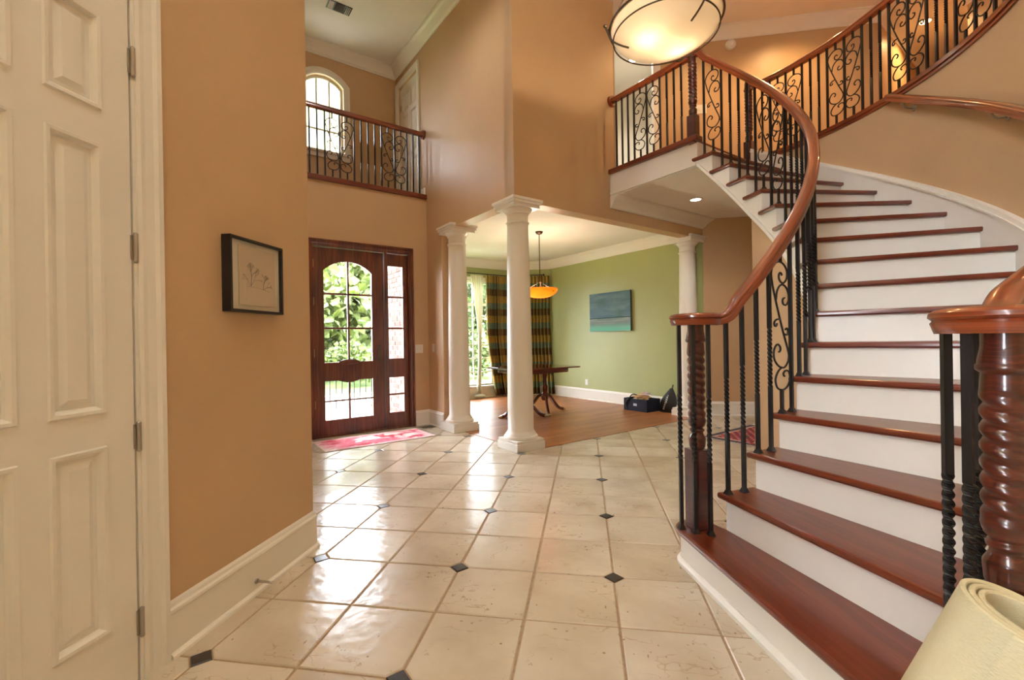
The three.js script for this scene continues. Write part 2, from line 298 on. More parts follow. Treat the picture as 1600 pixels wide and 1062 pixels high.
struct('trim_6', onFloor([AB(4.367, PB), AB(4.367, 2.701)], [[0, 0], [0.022, 0.002], [0.026, 0.016], [0.012, 0.03], [0, 0.032]], SOFFIT - 0.004), M.trim);   // bead under the landing edge
// casing of the upstairs opening
struct('trim_7', join([bx(1.06, 1.16, H2, TOP - 0.15, -HALLV - 0.14, -HALLV + 0.02), bx(0.425, 0.50, H2, TOP - 0.15, -HALLV - 0.1, -HALLV + 0.02)]), M.trim);

// --- tiled floor: cream tiles with one corner in four cut for a small dark diamond
{
  const floor = struct('floor', null), s = 0.4, u0 = 0.127, v0 = 2.327, gap = 0.0045, dia = 0.049, cut = dia + 0.007, T = 0.012, BV = 0.004;
  mesh('grout_bed', prism([[-6.2, -3.5], [5.2, -3.5], [5.2, 7.45], [1.9, 7.45], AB(6.42, 3.86), AB(3.0, 3.86), AB(3.0, FRONT + 0.1), [-6.2, 6.2]], -0.2, -0.005), M.grout, floor);
  const clip = (poly, nx, ny, c) => { const out = []; poly.forEach((p, i) => { const q = poly[(i + 1) % poly.length], dp = nx * p[0] + ny * p[1] - c, dq = nx * q[0] + ny * q[1] - c; if (dp <= 0) out.push(p); if (dp * dq < 0) { const t = dp / (dp - dq); out.push([p[0] + (q[0] - p[0]) * t, p[1] + (q[1] - p[1]) * t]); } }); return out; };
  function slab(poly, off) {                                             // bevelled stone slab, top at 0
    const n = poly.length, cx = poly.reduce((q, p) => q + p[0], 0) / n, cy = poly.reduce((q, p) => q + p[1], 0) / n, pos = [], uv = [];
    const inset = poly.map(([x, y]) => { const d = Math.hypot(x - cx, y - cy); return [x - (x - cx) / d * BV * 1.4, y - (y - cy) / d * BV * 1.4]; });
    const P = (p, h) => [p[0], h, -p[1]], push = (...ps) => { for (const [p, h] of ps) { pos.push(...P(p, h)); uv.push(p[0] + off[0], p[1] + off[1] + h); } };
    for (let i = 0; i < n; i++) { const j = (i + 1) % n;
      push([[cx, cy], 0], [inset[i], 0], [inset[j], 0]);
      push([inset[i], 0], [poly[i], -BV], [poly[j], -BV]); push([inset[i], 0], [poly[j], -BV], [inset[j], 0]);
      push([poly[i], -BV], [poly[i], -T], [poly[j], -T]); push([poly[i], -BV], [poly[j], -T], [poly[j], -BV]);
    }
    const g = new THREE.BufferGeometry(); g.setAttribute('position', new THREE.Float32BufferAttribute(pos, 3)); g.setAttribute('uv', new THREE.Float32BufferAttribute(uv, 2)); g.computeVertexNormals(); return g;
  }
  const whole = (ci, cj) => { const a = gap, b = s - gap; let p = [[a, a], [b, a], [b, b], [a, b]]; const x = ci ? s : 0, y = cj ? s : 0, sx = ci ? 1 : -1, sy = cj ? 1 : -1; return clip(p, sx, sy, sx * x + sy * y - cut); };
  const shared = {}, behind = [];
  const variants = [[0, 0], [0.31, 0.17], [0.55, 0.62], [0.13, 0.44]];
  const inside = (u, v) => { const a = (u + v) * S, b = (v - u) * S; if (u < LEFT - 0.2 && v < 2.5) return false; if (a < 0.4) return v < 2.5 && u > LEFT - 0.2; if (b > FRONT + 0.15) return false; if (a > 3.0 + 0.3 && b > 3.86 + 0.3) return false; return u < 3.4 && v < 7.5; };
  for (let i = -13; i < 9; i++) for (let j = -14; j < 13; j++) {
    const x = u0 + i * s, y = v0 + j * s, cu = x + s / 2, cv = y + s / 2;
    const ci = ((i % 2) + 2) % 2, cj = ((j % 2) + 2) % 2;                // which corner is cut: the even lattice point
    const dist = Math.hypot(cu - C[0], cv - C[1]), ang = Math.atan2(cv - C[1], cu - C[0]) * 180 / PI;
    if (!inside(cu, cv) || (dist > 1.95 && dist < 4 && ang > -62 && ang < 16 && cv > 2)) continue;
    const m = M.tiles[Math.floor(rnd() * 3)], off = variants[Math.floor(rnd() * 4)];
    const isBehind = cv < 0.25;
    const poly = whole(ci, cj).map(([p, q]) => [p + x, q + y]);
    const inDining = (p) => (p[0] + p[1]) * S > 3.0 && (p[1] - p[0]) * S > 3.86;
    if (isBehind) { behind.push(slab(poly, off)); continue; }
    if (poly.some(inDining)) {
      const left = clip(poly, S, S, 3.0), right = clip(clip(poly, -S, -S, -3.0), -S, S, 3.86);
      for (const q of [left, right]) if (q.length > 2) { const area = Math.abs(q.reduce((z, p, k) => { const r = q[(k + 1) % q.length]; return z + p[0] * r[1] - p[1] * r[0]; }, 0)) / 2; if (area > 0.004) mesh('tile', slab(q, off), m, floor); }
      continue;
    }
    const key = ci + '' + cj + variants.indexOf(off);
    shared[key] ??= slab(whole(ci, cj), off);
    const t = mesh('tile', shared[key], m, floor); t.position.set(x, (rnd() - 0.5) * 0.0008, -y);
  }
  const dg = slab([[-dia, 0], [0, -dia], [dia, 0], [0, dia]], [0, 0]);
  for (let i = -14; i < 9; i += 2) for (let j = -14; j < 13; j += 2) {
    const x = u0 + i * s, y = v0 + j * s, a = (x + y) * S, b = (y - x) * S, dist = Math.hypot(x - C[0], y - C[1]);
    if (!inside(x, y) || (a > 2.97 && b > 3.83)) continue;
    if (y < 0.25) { behind.push(slab([[x - dia, y], [x, y - dia], [x + dia, y], [x, y + dia]], [0, 0])); continue; }
    mesh('accent_tile', dg, M.accent, floor).position.set(x, 0, -y);
  }
  mesh('tile_field', join(behind), M.tiles[0], floor).userData.kind = 'stuff';
  // oak boards of the dining room
  const oak = struct('floor', null, null, AB(0, 0), FACE.a);
  mesh('subfloor', plate(rect(2.98, GREEN + 0.1, 3.86, WINB + 0.1), [], 0.1).rotateX(-PI / 2).translate(0, -0.008, 0), M.grout, oak);
  const W = 0.105, kinds = {};
  for (let r = 0, b = 3.862; b < WINB + 0.02; b += W, r++) {
    let a = 2.985 - (r % 3) * 0.5;
    while (a < GREEN) {
      const L = 1.35, a0 = Math.max(a, 2.985), a1 = Math.min(a + L, GREEN + 0.02); a += L;
      if (a1 - a0 < 0.05 || (a0 + b - W > 5.77 + 8.06 - 0.2)) continue;
      const key = (a1 - a0).toFixed(3) + (r % 4);
      kinds[key] ??= bx(0.0006, a1 - a0 - 0.0006, -0.012, 0, -W + 0.0006, -0.0006, 0); { const q = kinds[key].attributes.uv; if (!kinds[key].userData.done) for (let i = 0; i < q.count; i++) q.setXY(i, q.getX(i) + (r % 4) * 0.37, q.getY(i) + (r % 4) * 0.19); kinds[key].userData.done = true; }
      mesh('plank', kinds[key], M.planks[Math.floor(rnd() * 3)], oak).position.set(a0, 0.002, -b);
    }
  }
  // reducer strips where boards meet tiles
  struct('trim_8', prism([AB(2.975, 3.845), AB(GREEN, 3.845), AB(GREEN, 3.868), AB(2.997, 3.868), AB(2.997, 5.56), AB(2.975, 5.56)], -0.006, 0.005), M.planks[0]);
}

// ------------------------------------------------------------------ curved staircase
const depthAt = (t) => t < 21 ? 0.37 : 0.37 - 0.09 * (t - 21) / 23, bottomAt = (t) => Math.max(0, nose(t) - depthAt(t));
const span = (t0, t1, step, f) => { const n = Math.max(1, Math.ceil((t1 - t0) / step)); return Array.from({ length: n + 1 }, (_, i) => { const t = t0 + (t1 - t0) * i / n; return [t, ...f(t)]; }); };
const fDir = [Math.cos(rad(-74.3)), Math.sin(rad(-74.3))], nDir = [-fDir[1], fDir[0]];
const NL = [C[0] + fDir[0] * 1.495 + nDir[0] * 0.107, C[1] + fDir[1] * 1.495 + nDir[1] * 0.107];   // left and right newel posts on the first step
const NR = [C[0] + fDir[0] * 2.86 + nDir[0] * 0.112, C[1] + fDir[1] * 2.86 + nDir[1] * 0.112];
const local = ([u, v]) => [u - C[0], v - C[1]];
{
  const stair = thing('curved_staircase', 'curved staircase with dark red-brown treads and white risers sweeping up to the landing', 'staircase', C);
  const TH = 0.034, arc = (r, t0, t1, n) => Array.from({ length: n + 1 }, (_, i) => [r * Math.cos(rad(t0 + (t1 - t0) * i / n)), r * Math.sin(rad(t0 + (t1 - t0) * i / n))]);
  const shift = (p, t, d) => [p[0] - Math.sin(rad(t)) * d, p[1] + Math.cos(rad(t)) * d];
  const treadPts = (ro) => [...arc(RI, 0, DT, 6).reverse().map((p, i) => i === 0 ? shift(p, DT, 0.045) : p), ...arc(ro, 0, DT, 8).map((p, i, l) => i === l.length - 1 ? shift(p, DT, 0.045) : p)];
  const treadG = prism(treadPts(RO + 0.02), -TH, 0, 0.011), treadWide = prism(treadPts(2.83), -TH, 0, 0.011);
  const riserG = bx(RI + 0.034, RO + 0.01, 0, RISE - TH, -0.048, -0.03), riserWide = bx(RI + 0.034, 2.80, 0, RISE - TH, -0.048, -0.03);
  // first step, rounded at both ends round the newel posts
  const turn0 = Math.atan2(-nDir[1], -nDir[0]);
  const ends = (R, a0, a1, c) => Array.from({ length: 15 }, (_, i) => { const a = a0 + (a1 - a0) * i / 14; return [c[0] + R * Math.cos(a), c[1] + R * Math.sin(a)]; });
  const outline = (R, back) => { // front line, round left end, back under the second step, round right end
    const l = ends(R, turn0, turn0 - PI, NL).map(local), r = ends(R, turn0 + PI * 0.8, turn0, NR).map(local);
    return [...l, local(polar(theta(2) + back, 1.62)), local(polar(theta(2) + back, 2.2)), local(polar(theta(2) + back, 2.82)), ...r];
  };
  const back1 = ([x, y]) => { const c = Math.cos(rad(-theta(1))), q = Math.sin(rad(-theta(1))); return [x * c - y * q, x * q + y * c]; };
  mesh('tread', prism(outline(0.115, 2).map(back1), RISE - TH, RISE, 0.011), M.tread, stair).rotation.y = rad(theta(1));
  mesh('riser', prism(outline(0.09, 1.6), 0, RISE - TH), M.trim, stair);
  const shoePath = [...ends(0.09, turn0 + PI * 0.8, turn0, NR), ...ends(0.09, turn0, turn0 - PI, NL)].map(local);
  mesh('shoe_moulding', onFloor(shoePath, [[0, 0], [0.02, 0], [0.02, 0.018], [0.012, 0.03], [0.004, 0.036], [0, 0.036]]), M.trim, stair);
  for (let k = 2; k <= 16; k++) {
    const t = mesh('tread', k < 6 ? treadWide : treadG, M.tread, stair); t.rotation.y = rad(theta(k)); t.position.y = k * RISE;
  }
  for (let k = 2; k <= 17; k++) { const r = mesh('riser', k < 6 ? riserWide : riserG, M.trim, stair); r.rotation.y = rad(theta(k)); r.position.y = (k - 1) * RISE; }
  const rows = [], d = 1.12;
  for (let k = 2; k <= 16; k++) rows.push(...span(theta(k) + d, theta(k + 1) + (k < 16 ? d : 0), 1.3, (t) => [bottomAt(t), k * RISE - TH]));
  mesh('stringer', arcSolid(RI + 0.03, RI + 0.075, [[theta(2) + d, 0, RISE * 1 - 0.0], ...rows]), M.trim, stair);
  mesh('stringer_moulding', arcSolid(RI + 0.012, RI + 0.04, span(theta(4), 44, 1.5, (t) => [bottomAt(t) - 0.004, bottomAt(t) + 0.034])), M.trim, stair);
  const nosing = mesh('landing_nosing', bx(RI - 0.03, RO + 0.02, -TH, 0.002, -0.09, 0, 0.01), M.tread, stair); nosing.rotation.y = rad(theta(17)); nosing.position.y = H2;
  mesh('soffit', arcSolid(RI + 0.05, RO + 0.02, span(21, 44, 2, (t) => [bottomAt(t) + 0.012, bottomAt(t) + 0.04])), M.ceiling, stair);
  mesh('wall_skirt', arcSolid(RO, 2.69, span(-46, 44, 1.5, (t) => [Math.max(0, nose(t) - 0.24), nose(t) + 0.10])), M.trim, stair);
  mesh('skirt_cap', arcSolid(RO - 0.014, 2.69, span(-46, 44, 1.5, (t) => [nose(t) + 0.10, nose(t) + 0.118])), M.trim, stair);
  mesh('skirt_cap', arcSolid(RO - 0.004, 2.69, span(-46, 44, 1.5, (t) => [nose(t) + 0.118, nose(t) + 0.148])), M.trim, stair);
}
// the curved walls that carry it
struct('wall_stair_outer', arcSolid(2.69, 2.82, [...span(-47, 21, 1.5, () => [-0.01, H2 - 0.01]), ...span(21.2, 44.5, 1.5, (t) => [bottomAt(t) + 0.012, H2 - 0.01])]), M.tan, C);
struct('wall_stair_inner', arcSolid(RI + 0.04, RI + 0.14, span(-66, 21, 1.5, (t) => [-0.01, bottomAt(t) + 0.012])), M.tan, C);
struct('wall_stair_closet', bx(RI + 0.05, 2.69, -0.01, bottomAt(20.5), -0.04, 0.04), M.tan, C, rad(20));

// ------------------------------------------------------------------ railings
const railProf = [[-0.032, -0.03], [-0.026, -0.055], [0.026, -0.055], [0.032, -0.03], [0.029, -0.024], [0.034, -0.016], [0.033, -0.006], [0.024, 0.002], [0.01, 0.006], [-0.01, 0.006], [-0.024, 0.002], [-0.033, -0.006], [-0.034, -0.016], [-0.029, -0.024]];
const barCache = {}, scrollCache = {};
function barGeo(len, twist) {
  const key = len.toFixed(2) + twist; if (barCache[key]) return barCache[key];
  const w = 0.0088, n = twist ? 56 : 2, pos = [], idx = [], t0 = 0.34 * len, t1 = 0.66 * len;
  const ys = twist ? [0, ...Array.from({ length: n }, (_, i) => t0 + (t1 - t0) * i / (n - 1)), len] : [0, len];
  for (const y of ys) { const a = twist ? clamp((y - t0) / (t1 - t0)) * PI * 7 : 0; for (let k = 0; k < 4; k++) { const q = a + PI / 4 + k * PI / 2; pos.push(w * 1.414 * Math.cos(q), y, w * 1.414 * Math.sin(q)); } }
  for (let i = 0; i < ys.length - 1; i++) for (let k = 0; k < 4; k++) { const l = (k + 1) % 4, a = i * 4 + k, b = i * 4 + l; idx.push(a, a + 4, b + 4, a, b + 4, b); }
  const g = new THREE.BufferGeometry(); g.setAttribute('position', new THREE.Float32BufferAttribute(pos, 3)); g.setIndex(idx);
  return barCache[key] = toCreasedNormals(g, 0.7);
}
const shoeG = toCreasedNormals(new THREE.CylinderGeometry(0.014, 0.025, 0.022, 4, 1).rotateY(PI / 4).translate(0, 0.011, 0), 0.3);
function scrollGeo(len, W = 0.182) {
  const key = len.toFixed(2); if (scrollCache[key]) return scrollCache[key];
  const L = (pts, seg = 28, r = 0.0058) => tube(pts.map(([x, y]) => [x * W, y * len, 0]), r, seg, 5);
  const parts = [
    L([[0.1, 0.835], [0.04, 0.852], [-0.06, 0.84], [-0.05, 0.81], [0.12, 0.788], [0.32, 0.81], [0.37, 0.86], [0.22, 0.9], [-0.08, 0.915], [-0.36, 0.885], [-0.46, 0.84], [-0.42, 0.79], [-0.3, 0.71], [0.1, 0.5], [0.38, 0.37], [0.44, 0.32]], 70),
    L([[0.22, 0.7], [0.12, 0.69], [0.13, 0.665], [0.27, 0.655], [0.42, 0.68], [0.43, 0.725], [0.3, 0.765], [0.06, 0.778], [-0.15, 0.745], [-0.24, 0.68]], 40),
    L([[-0.2, 0.545], [-0.22, 0.53], [-0.31, 0.528], [-0.34, 0.548], [-0.24, 0.565], [-0.06, 0.57]], 18),
    L([[0.24, 0.505], [0.3, 0.515], [0.37, 0.505], [0.36, 0.48], [0.25, 0.475], [0.13, 0.485]], 18),
    L([[-0.12, 0.372], [-0.05, 0.378], [-0.05, 0.402], [-0.2, 0.418], [-0.37, 0.385], [-0.36, 0.33], [-0.12, 0.285], [0.15, 0.277], [0.36, 0.312], [0.42, 0.36]], 40),
    L([[0.16, 0.222], [0.09, 0.235], [0.18, 0.255], [0.38, 0.25], [0.45, 0.21], [0.32, 0.162], [0.05, 0.142], [-0.22, 0.157], [-0.32, 0.205], [-0.2, 0.25], [0.02, 0.28]], 40),
    bx(-0.008, 0.008, 0.0, 0.145 * len, -0.008, 0.008), bx(-0.008, 0.008, 0.913 * len, len, -0.008, 0.008)];
  return scrollCache[key] = join(parts.map((g) => { g.deleteAttribute('uv'); return g; }));
}
// kinds: t twisted bar, p plain bar, l / r left and right half of a scrolled heart
function baluster(parent, kind, [u, v], h, len, turn) {
  const scroll = kind === 'l' || kind === 'r';
  const o = mesh(scroll ? 'scroll_baluster' : 'baluster', scroll ? scrollGeo(len) : barGeo(len, kind === 't'), M.iron, parent);
  o.position.set(u, h, -v); o.rotation.y = turn + (kind === 'r' ? PI : 0);
  const s = mesh('shoe', shoeG, M.iron, o);
  return o;
}
const newelCache = {};
function newel(parent, [u, v], h, total, blockH, turn, top = true) {
  const o = new THREE.Group(); o.name = 'newel_post'; o.position.set(u, h, -v); o.rotation.y = turn; parent.add(o);
  const L = total - blockH, key = total.toFixed(2) + blockH.toFixed(2);
  if (!newelCache[key]) {
    const keys = [[0, 0.041], [0.03, 0.041], [0.075, 0.047], [0.08, 0.051], [0.09, 0.051], [0.096, 0.041], [0.125, 0.043], [0.15, 0.045], [L - 0.165, 0.045], [L - 0.15, 0.046], [L - 0.125, 0.04], [L - 0.112, 0.027], [L - 0.106, 0.037], [L - 0.098, 0.037], [L - 0.09, 0.03], [L - 0.055, 0.043], [L - 0.02, 0.041], [L, 0.034]];
    const R = (d) => { for (let i = 1; i < keys.length; i++) if (d <= keys[i][0]) { const t = (d - keys[i - 1][0]) / (keys[i][0] - keys[i - 1][0]); return mix(keys[i - 1][1], keys[i][1], t * t * (3 - 2 * t)); } return keys[keys.length - 1][1]; };
    const amp = (d) => clamp((d - 0.135) / 0.03) * clamp((L - 0.15 - d) / 0.03);
    const g = grid(28, Math.round(L / 0.0042), (i, j) => { const d = j * L, a = i * PI * 2, r = R(d) * (1 - amp(d) * 0.24 * (1 - Math.abs(Math.sin(a + PI * d / 0.04)))); return [r * Math.cos(a), total - d, r * Math.sin(a)]; });
    newelCache[key] = [g, metric(new RoundedBoxGeometry(0.094, blockH, 0.094, 2, 0.005).translate(0, blockH / 2, 0))];
  }
  mesh('turned_shaft', newelCache[key][0], M.newel, o); mesh('base_block', newelCache[key][1], M.newel, o);
  return o;
}
const voluteG = toCreasedNormals(lathe([[0, -0.055], [0.12, -0.055], [0.128, -0.03], [0.123, -0.024], [0.132, -0.016], [0.13, -0.006], [0.12, 0.002], [0.1, 0.006], [0, 0.006]], 48), 0.6);
const RAIL = 0.935;                                                       // handrail top above the nosings and floors
const inWorld = ([u, v], h) => new THREE.Vector3(u, h, -v);
const smooth = (pts, n) => new THREE.CatmullRomCurve3(pts, false, 'centripetal').getPoints(n);

// --- inner stair railing, left newel to landing
{
  const g = thing('stair_railing', 'curving wooden handrail on twisted black iron balusters along the open inner side of the stairs', 'railing');
  const r = 1.585, level = nose(theta(2)) + RAIL - 0.005;
  const path = [inWorld(NL, level), inWorld(polar(-68.5, 1.525), level), inWorld(polar(-66, 1.57), level + 0.004), ...span(-64, 40, 3, (t) => [t]).map(([t]) => inWorld(polar(t, r), Math.max(level + 0.012, nose(t) + RAIL))), inWorld(polar(43, r), H2 + RAIL + 0.02)];
  mesh('handrail', rail3(smooth(path, 220), railProf), M.rail, g);
  const vol = mesh('volute', voluteG, M.rail, g); vol.position.copy(inWorld(NL, level));
  newel(g, NL, RISE, level - RISE - 0.05, 0.415, rad(-74.3) + 0.15);
  for (const [p, k] of [[[0.489, 2.491], 't'], [[0.549, 2.447], 't'], [[0.618, 2.428], 't']]) baluster(g, k, p, RISE, level - RISE - 0.05, rad(10));
  const seq = 'tttt' + 'lp' + 'tttt' + 'tp' + 'lp' + 'tttt' + 'tp' + 'lp' + 'rp' + 'tttp' + 'rp';
  let i = 0;
  for (let k = 2; k <= 16; k++) for (const off of [1.0, 4.7]) {
    const t = theta(k) + off, h = k * RISE; baluster(g, seq[i++ % seq.length], polar(t, r), h, Math.max(level + 0.012, nose(t) + RAIL) - 0.05 - h, rad(t + 90));
  }
}
// --- landing railing
const landNewel = AB(4.367 + 0.045, 2.701 + 0.05);
{
  const g = thing('landing_railing', 'straight landing railing with scrolled iron hearts, between the tan wall and a twisted newel post', 'railing');
  const b0 = 2.72, b1 = PB, a = 4.367 + 0.045, top = H2 + RAIL;
  mesh('handrail', rail3([inWorld(AB(a, b0 - 0.03), top), inWorld(AB(a, 3.3), top), inWorld(AB(a, b1), top)], railProf), M.rail, g);
  mesh('shoe_rail', bx(-0.03, 0.09, -0.022, 0.034, 0, b1 - b0 + 0.05, 0.008), M.tread, g); { const s = g.children[g.children.length - 1]; const [u, v] = AB(4.367, b1); s.position.set(u, H2, -v); s.rotation.y = FACE.a; }
  const ros = mesh('rosette', new THREE.CylinderGeometry(0.062, 0.068, 0.03, 28).rotateX(PI / 2), M.rail, g); put(ros, AB(a, b1 - 0.015), FACE.a, top - 0.025);
  newel(g, landNewel, H2, RAIL + 0.045, 0.27, FACE.a);
  const cap = mesh('newel_cap', toCreasedNormals(new RoundedBoxGeometry(0.1, 0.085, 0.1, 2, 0.006), 0.4), M.rail, g); put(cap, landNewel, FACE.a, top + 0.005);
  const n = 12, sp = (b1 - b0 - 0.09) / n; const seq = ['p', 'p', 'p', 'p', 'r', 'p', 'l', 'p', 't', 't', 't'];
  seq.forEach((k, i) => baluster(g, k, AB(a, b1 - 0.085 - i * sp * 1.02), H2 + 0.03, RAIL - 0.08, FACE.minus_b));
}
// --- railing of the upstairs hall, on top of the curved outer wall
{
  const g = thing('hall_railing', 'upstairs hall railing curving along the top of the stair wall', 'railing');
  const r = 2.735, top = H2 + RAIL;
  mesh('handrail', rail3(span(-46, 44, 2, (t) => [t]).map(([t]) => inWorld(polar(t, r), top)), railProf), M.rail, g);
  const shoe = mesh('shoe_rail', arcSolid(2.66, 2.81, span(-46, 44.6, 1.5, () => [H2 - 0.006, H2 + 0.03])), M.rail, g); put(shoe, C);
  const bead = mesh('nosing', arcSolid(2.672, 2.70, span(-46, 44.6, 1.5, () => [H2 - 0.032, H2 - 0.006])), M.rail, g); put(bead, C);
  newel(g, polar(45.2, 2.74), H2, RAIL + 0.04, 0.27, FACE.a);
  const step = 0.0912 / r * 180 / PI, seq = 'plprptt';
  for (let i = -8; i < 36; i++) { const t = 26.5 - i * step; if (t > 43.2 || t < -45) continue; baluster(g, seq[((i % 7) + 7) % 7], polar(t, r), H2 + 0.028, RAIL - 0.08, rad(t - 90)); }
}
// --- balcony railing over the front door
{
  const g = thing('balcony_railing', 'balcony railing with dark wooden rail and scrolled iron hearts above the front door', 'railing');
  const top = H2 + RAIL + 0.01, b = FRONT + 0.045;
  mesh('handrail', rail3([inWorld(AB(0.6, b), top), inWorld(AB(1.7, b), top), inWorld(AB(PA, b), top)], railProf), M.rail, g);
  const s = mesh('shoe_rail', bx(0.6, PA, -0.03, 0.036, -0.09, 0.03, 0.008), M.tread, g); put(s, AB(0, FRONT), FACE.a, H2);
  const ros = mesh('rosette', new THREE.CylinderGeometry(0.06, 0.066, 0.03, 28).rotateZ(PI / 2), M.rail, g); put(ros, AB(PA - 0.015, b), FACE.a, top - 0.025);
  const order = ['p', 'p', 'p', 'r', 'p', 'l', 't', 't', 't', 't', 'p', 'r', 'p', 'l', 'p', 'p', 'p', 'p', 'p', 'p', 't', 't', 't', 't'];
  order.forEach((k, i) => baluster(g, k, AB(PA - 0.082 - i * 0.0925, b), H2 + 0.03, RAIL - 0.075, FACE.a));
}
// --- outer railing beside the first steps and the wall rail above it
{
  const g = thing('newel_railing', 'handrail volute with large rope-twisted newel post at the near right foot of the stairs', 'railing');
  const level = 1.252;
  const path = [inWorld(polar(-71.6, 2.83), level), inWorld(polar(-70.2, 2.795), level + 0.022), inWorld(polar(-68.6, 2.765), level + 0.062), ...span(-67, -46, 3, (t) => [t]).map(([t]) => inWorld(polar(t, 2.75), nose(t) + 0.965))];
  mesh('handrail', rail3(smooth(path, 80), railProf), M.rail, g);
  const vol = mesh('volute', voluteG, M.rail, g); vol.position.copy(inWorld(NR, level));
  newel(g, NR, RISE, level - RISE - 0.05, 0.415, rad(-74.3) + 0.15);
  for (const a of [150, 195, 80]) baluster(g, 't', [NR[0] + 0.098 * Math.cos(rad(a)), NR[1] + 0.098 * Math.sin(rad(a))], RISE, level - RISE - 0.05, rad(a + 20));
  for (let k = 2; k <= 4; k++) for (const off of [1.2, 4.8]) { const t = theta(k) + off, h = k * RISE; baluster(g, 't', polar(t, 2.75), h, nose(t) + 0.965 - 0.05 - h, rad(t + 90)); }
}
{
  const g = thing('wall_handrail', 'wooden handrail fixed on metal brackets to the curved stair wall', 'handrail');
  mesh('handrail', rail3(span(-45, 10.5, 2, (t) => [t]).map(([t]) => inWorld(polar(t, 2.61), nose(t) + 0.87)), railProf.map(([x, y]) => [x * 0.95, y * 0.95])), M.rail, g);
  for (const t of [7.2, -12, -32]) {
    const h = nose(t) + 0.87 - 0.055, k = new THREE.Group(); k.name = 'bracket'; g.add(k); const [u, v] = polar(t, 2.61); k.position.set(u, h, -v); k.rotation.y = rad(t);
    mesh('arm', tube([[0, 0, 0], [0, -0.025, 0], [0.02, -0.05, 0], [0.055, -0.055, 0], [0.078, -0.055, 0]], 0.0065, 16, 8), M.steel, k);
    mesh('wall_plate', new THREE.CylinderGeometry(0.024, 0.027, 0.008, 20).rotateZ(PI / 2).translate(0.076, -0.055, 0), M.steel, k);
    mesh('saddle', bx(-0.012, 0.012, -0.004, 0.001, -0.03, 0.03), M.steel, k);
  }
}

// ------------------------------------------------------------------ doors and windows
const casing = [[0, 0], [0, 0.012], [0.012, 0.017], [0.03, 0.014], [0.06, 0.017], [0.072, 0.026], [0.09, 0.026], [0.092, 0], [0.05, 0]];   // offset outward from the opening, z off the wall
const flipO = (p) => p.map(([o, z]) => [-o, z]).reverse();
// six-panel white door leaf: x0..x1, y0..y1, raised panels, front face at z
function panelLeaf(parent, x0, x1, y0, y1, cols, rows, z) {
  const holes = []; for (const [c0, c1] of cols) for (const [r0, r1] of rows) holes.push([c0, c1, r0, r1]);
  mesh('leaf', plate(rect(x0, x1, y0, y1), holes.map((h) => rect(...h)), 0.035, z), M.trim, parent);
  for (const [a, b, c, d] of holes) {
    const p = mesh('panel', join([bx(a - 0.002, b + 0.002, c - 0.002, d + 0.002, z - 0.03, z - 0.012), (() => {   // raised field
      const i = 0.028, j = 0.046, A = [[a + i, c + i], [b - i, c + i], [b - i, d - i], [a + i, d - i]], B = [[a + j, c + j], [b - j, c + j], [b - j, d - j], [a + j, d - j]], pos = [];
      for (let k = 0; k < 4; k++) { const l = (k + 1) % 4, P = (q, w) => [q[0], q[1], w]; pos.push(...P(A[k], z - 0.012), ...P(A[l], z - 0.012), ...P(B[l], z - 0.002), ...P(A[k], z - 0.012), ...P(B[l], z - 0.002), ...P(B[k], z - 0.002)); }
      pos.push(B[0][0], B[0][1], z - 0.002, B[1][0], B[1][1], z - 0.002, B[2][0], B[2][1], z - 0.002, B[0][0], B[0][1], z - 0.002, B[2][0], B[2][1], z - 0.002, B[3][0], B[3][1], z - 0.002);
      const g = new THREE.BufferGeometry(); g.setAttribute('position', new THREE.Float32BufferAttribute(pos, 3)); g.computeVertexNormals(); return metric(g);
    })()]), M.trim, parent);
    mesh('moulding', onWall([[a, c], [a, d], [b, d], [b, c]].reverse(), [[0.016, z - 0.012], [0.012, z - 0.004], [0.004, z + 0.006], [-0.006, z + 0.007], [-0.01, z], [0, z - 0.012]], true), M.trim, p);
  }
}
function hinge(parent, x, y, z, m = M.steel, h = 0.095) {
  const o = mesh('hinge', join([new THREE.CylinderGeometry(0.0075, 0.0075, h, 10).translate(x, y, z), new THREE.SphereGeometry(0.008, 8, 6).translate(x, y + h / 2, z), new THREE.SphereGeometry(0.008, 8, 6).translate(x, y - h / 2, z), bx(x - 0.012, x + 0.012, y - h / 2 + 0.004, y + h / 2 - 0.004, z - 0.01, z - 0.004)].map((g) => { g.deleteAttribute('uv'); return g; })), m, parent);
  return o;
}
const door1 = struct('door_1', null, null, [LEFT, 0], FACE.v);
door1.userData.label = 'white six-panel closet door at the left edge';
panelLeaf(door1, 0.785, 1.383, 0.012, 2.437, [[0.888, 1.035], [1.13, 1.278]], [[0.25, 0.857], [0.986, 1.867], [1.998, 2.3]], 0.004);
for (const y of [2.215, 1.55, 0.876, 0.212]) hinge(door1, 1.391, y, 0.014);
mesh('jamb', join([bx(1.39, 1.406, 0, 2.45, -0.14, 0.006), bx(0.765, 0.78, 0, 2.45, -0.14, 0.006), bx(0.77, 1.4, 2.44, 2.456, -0.14, 0.006)]), M.trim, door1);
mesh('casing', onWall([[1.402, 0], [1.402, 2.452], [0.768, 2.452], [0.768, 0]], casing.map(([o, z]) => [-o, z])), M.trim, door1);
const doorUp = struct('door_3', null, null, AB(PA, 0), FACE.minus_b, H2);
doorUp.userData.label = 'white door upstairs beside the balcony';
panelLeaf(doorUp, -6.97, -6.29, 0.03, 1.985, [[-6.88, -6.68], [-6.58, -6.38]], [[0.2, 0.75], [0.86, 1.5], [1.6, 1.86]], -0.03);
mesh('casing', onWall([[-6.28, 0], [-6.28, 1.995], [-6.98, 1.995], [-6.98, 0]], casing.map(([o, z]) => [-o, z])), M.trim, doorUp);
hinge(doorUp, -6.955, 1.68, -0.02); hinge(doorUp, -6.955, 1.0, -0.02); hinge(doorUp, -6.955, 0.3, -0.02);
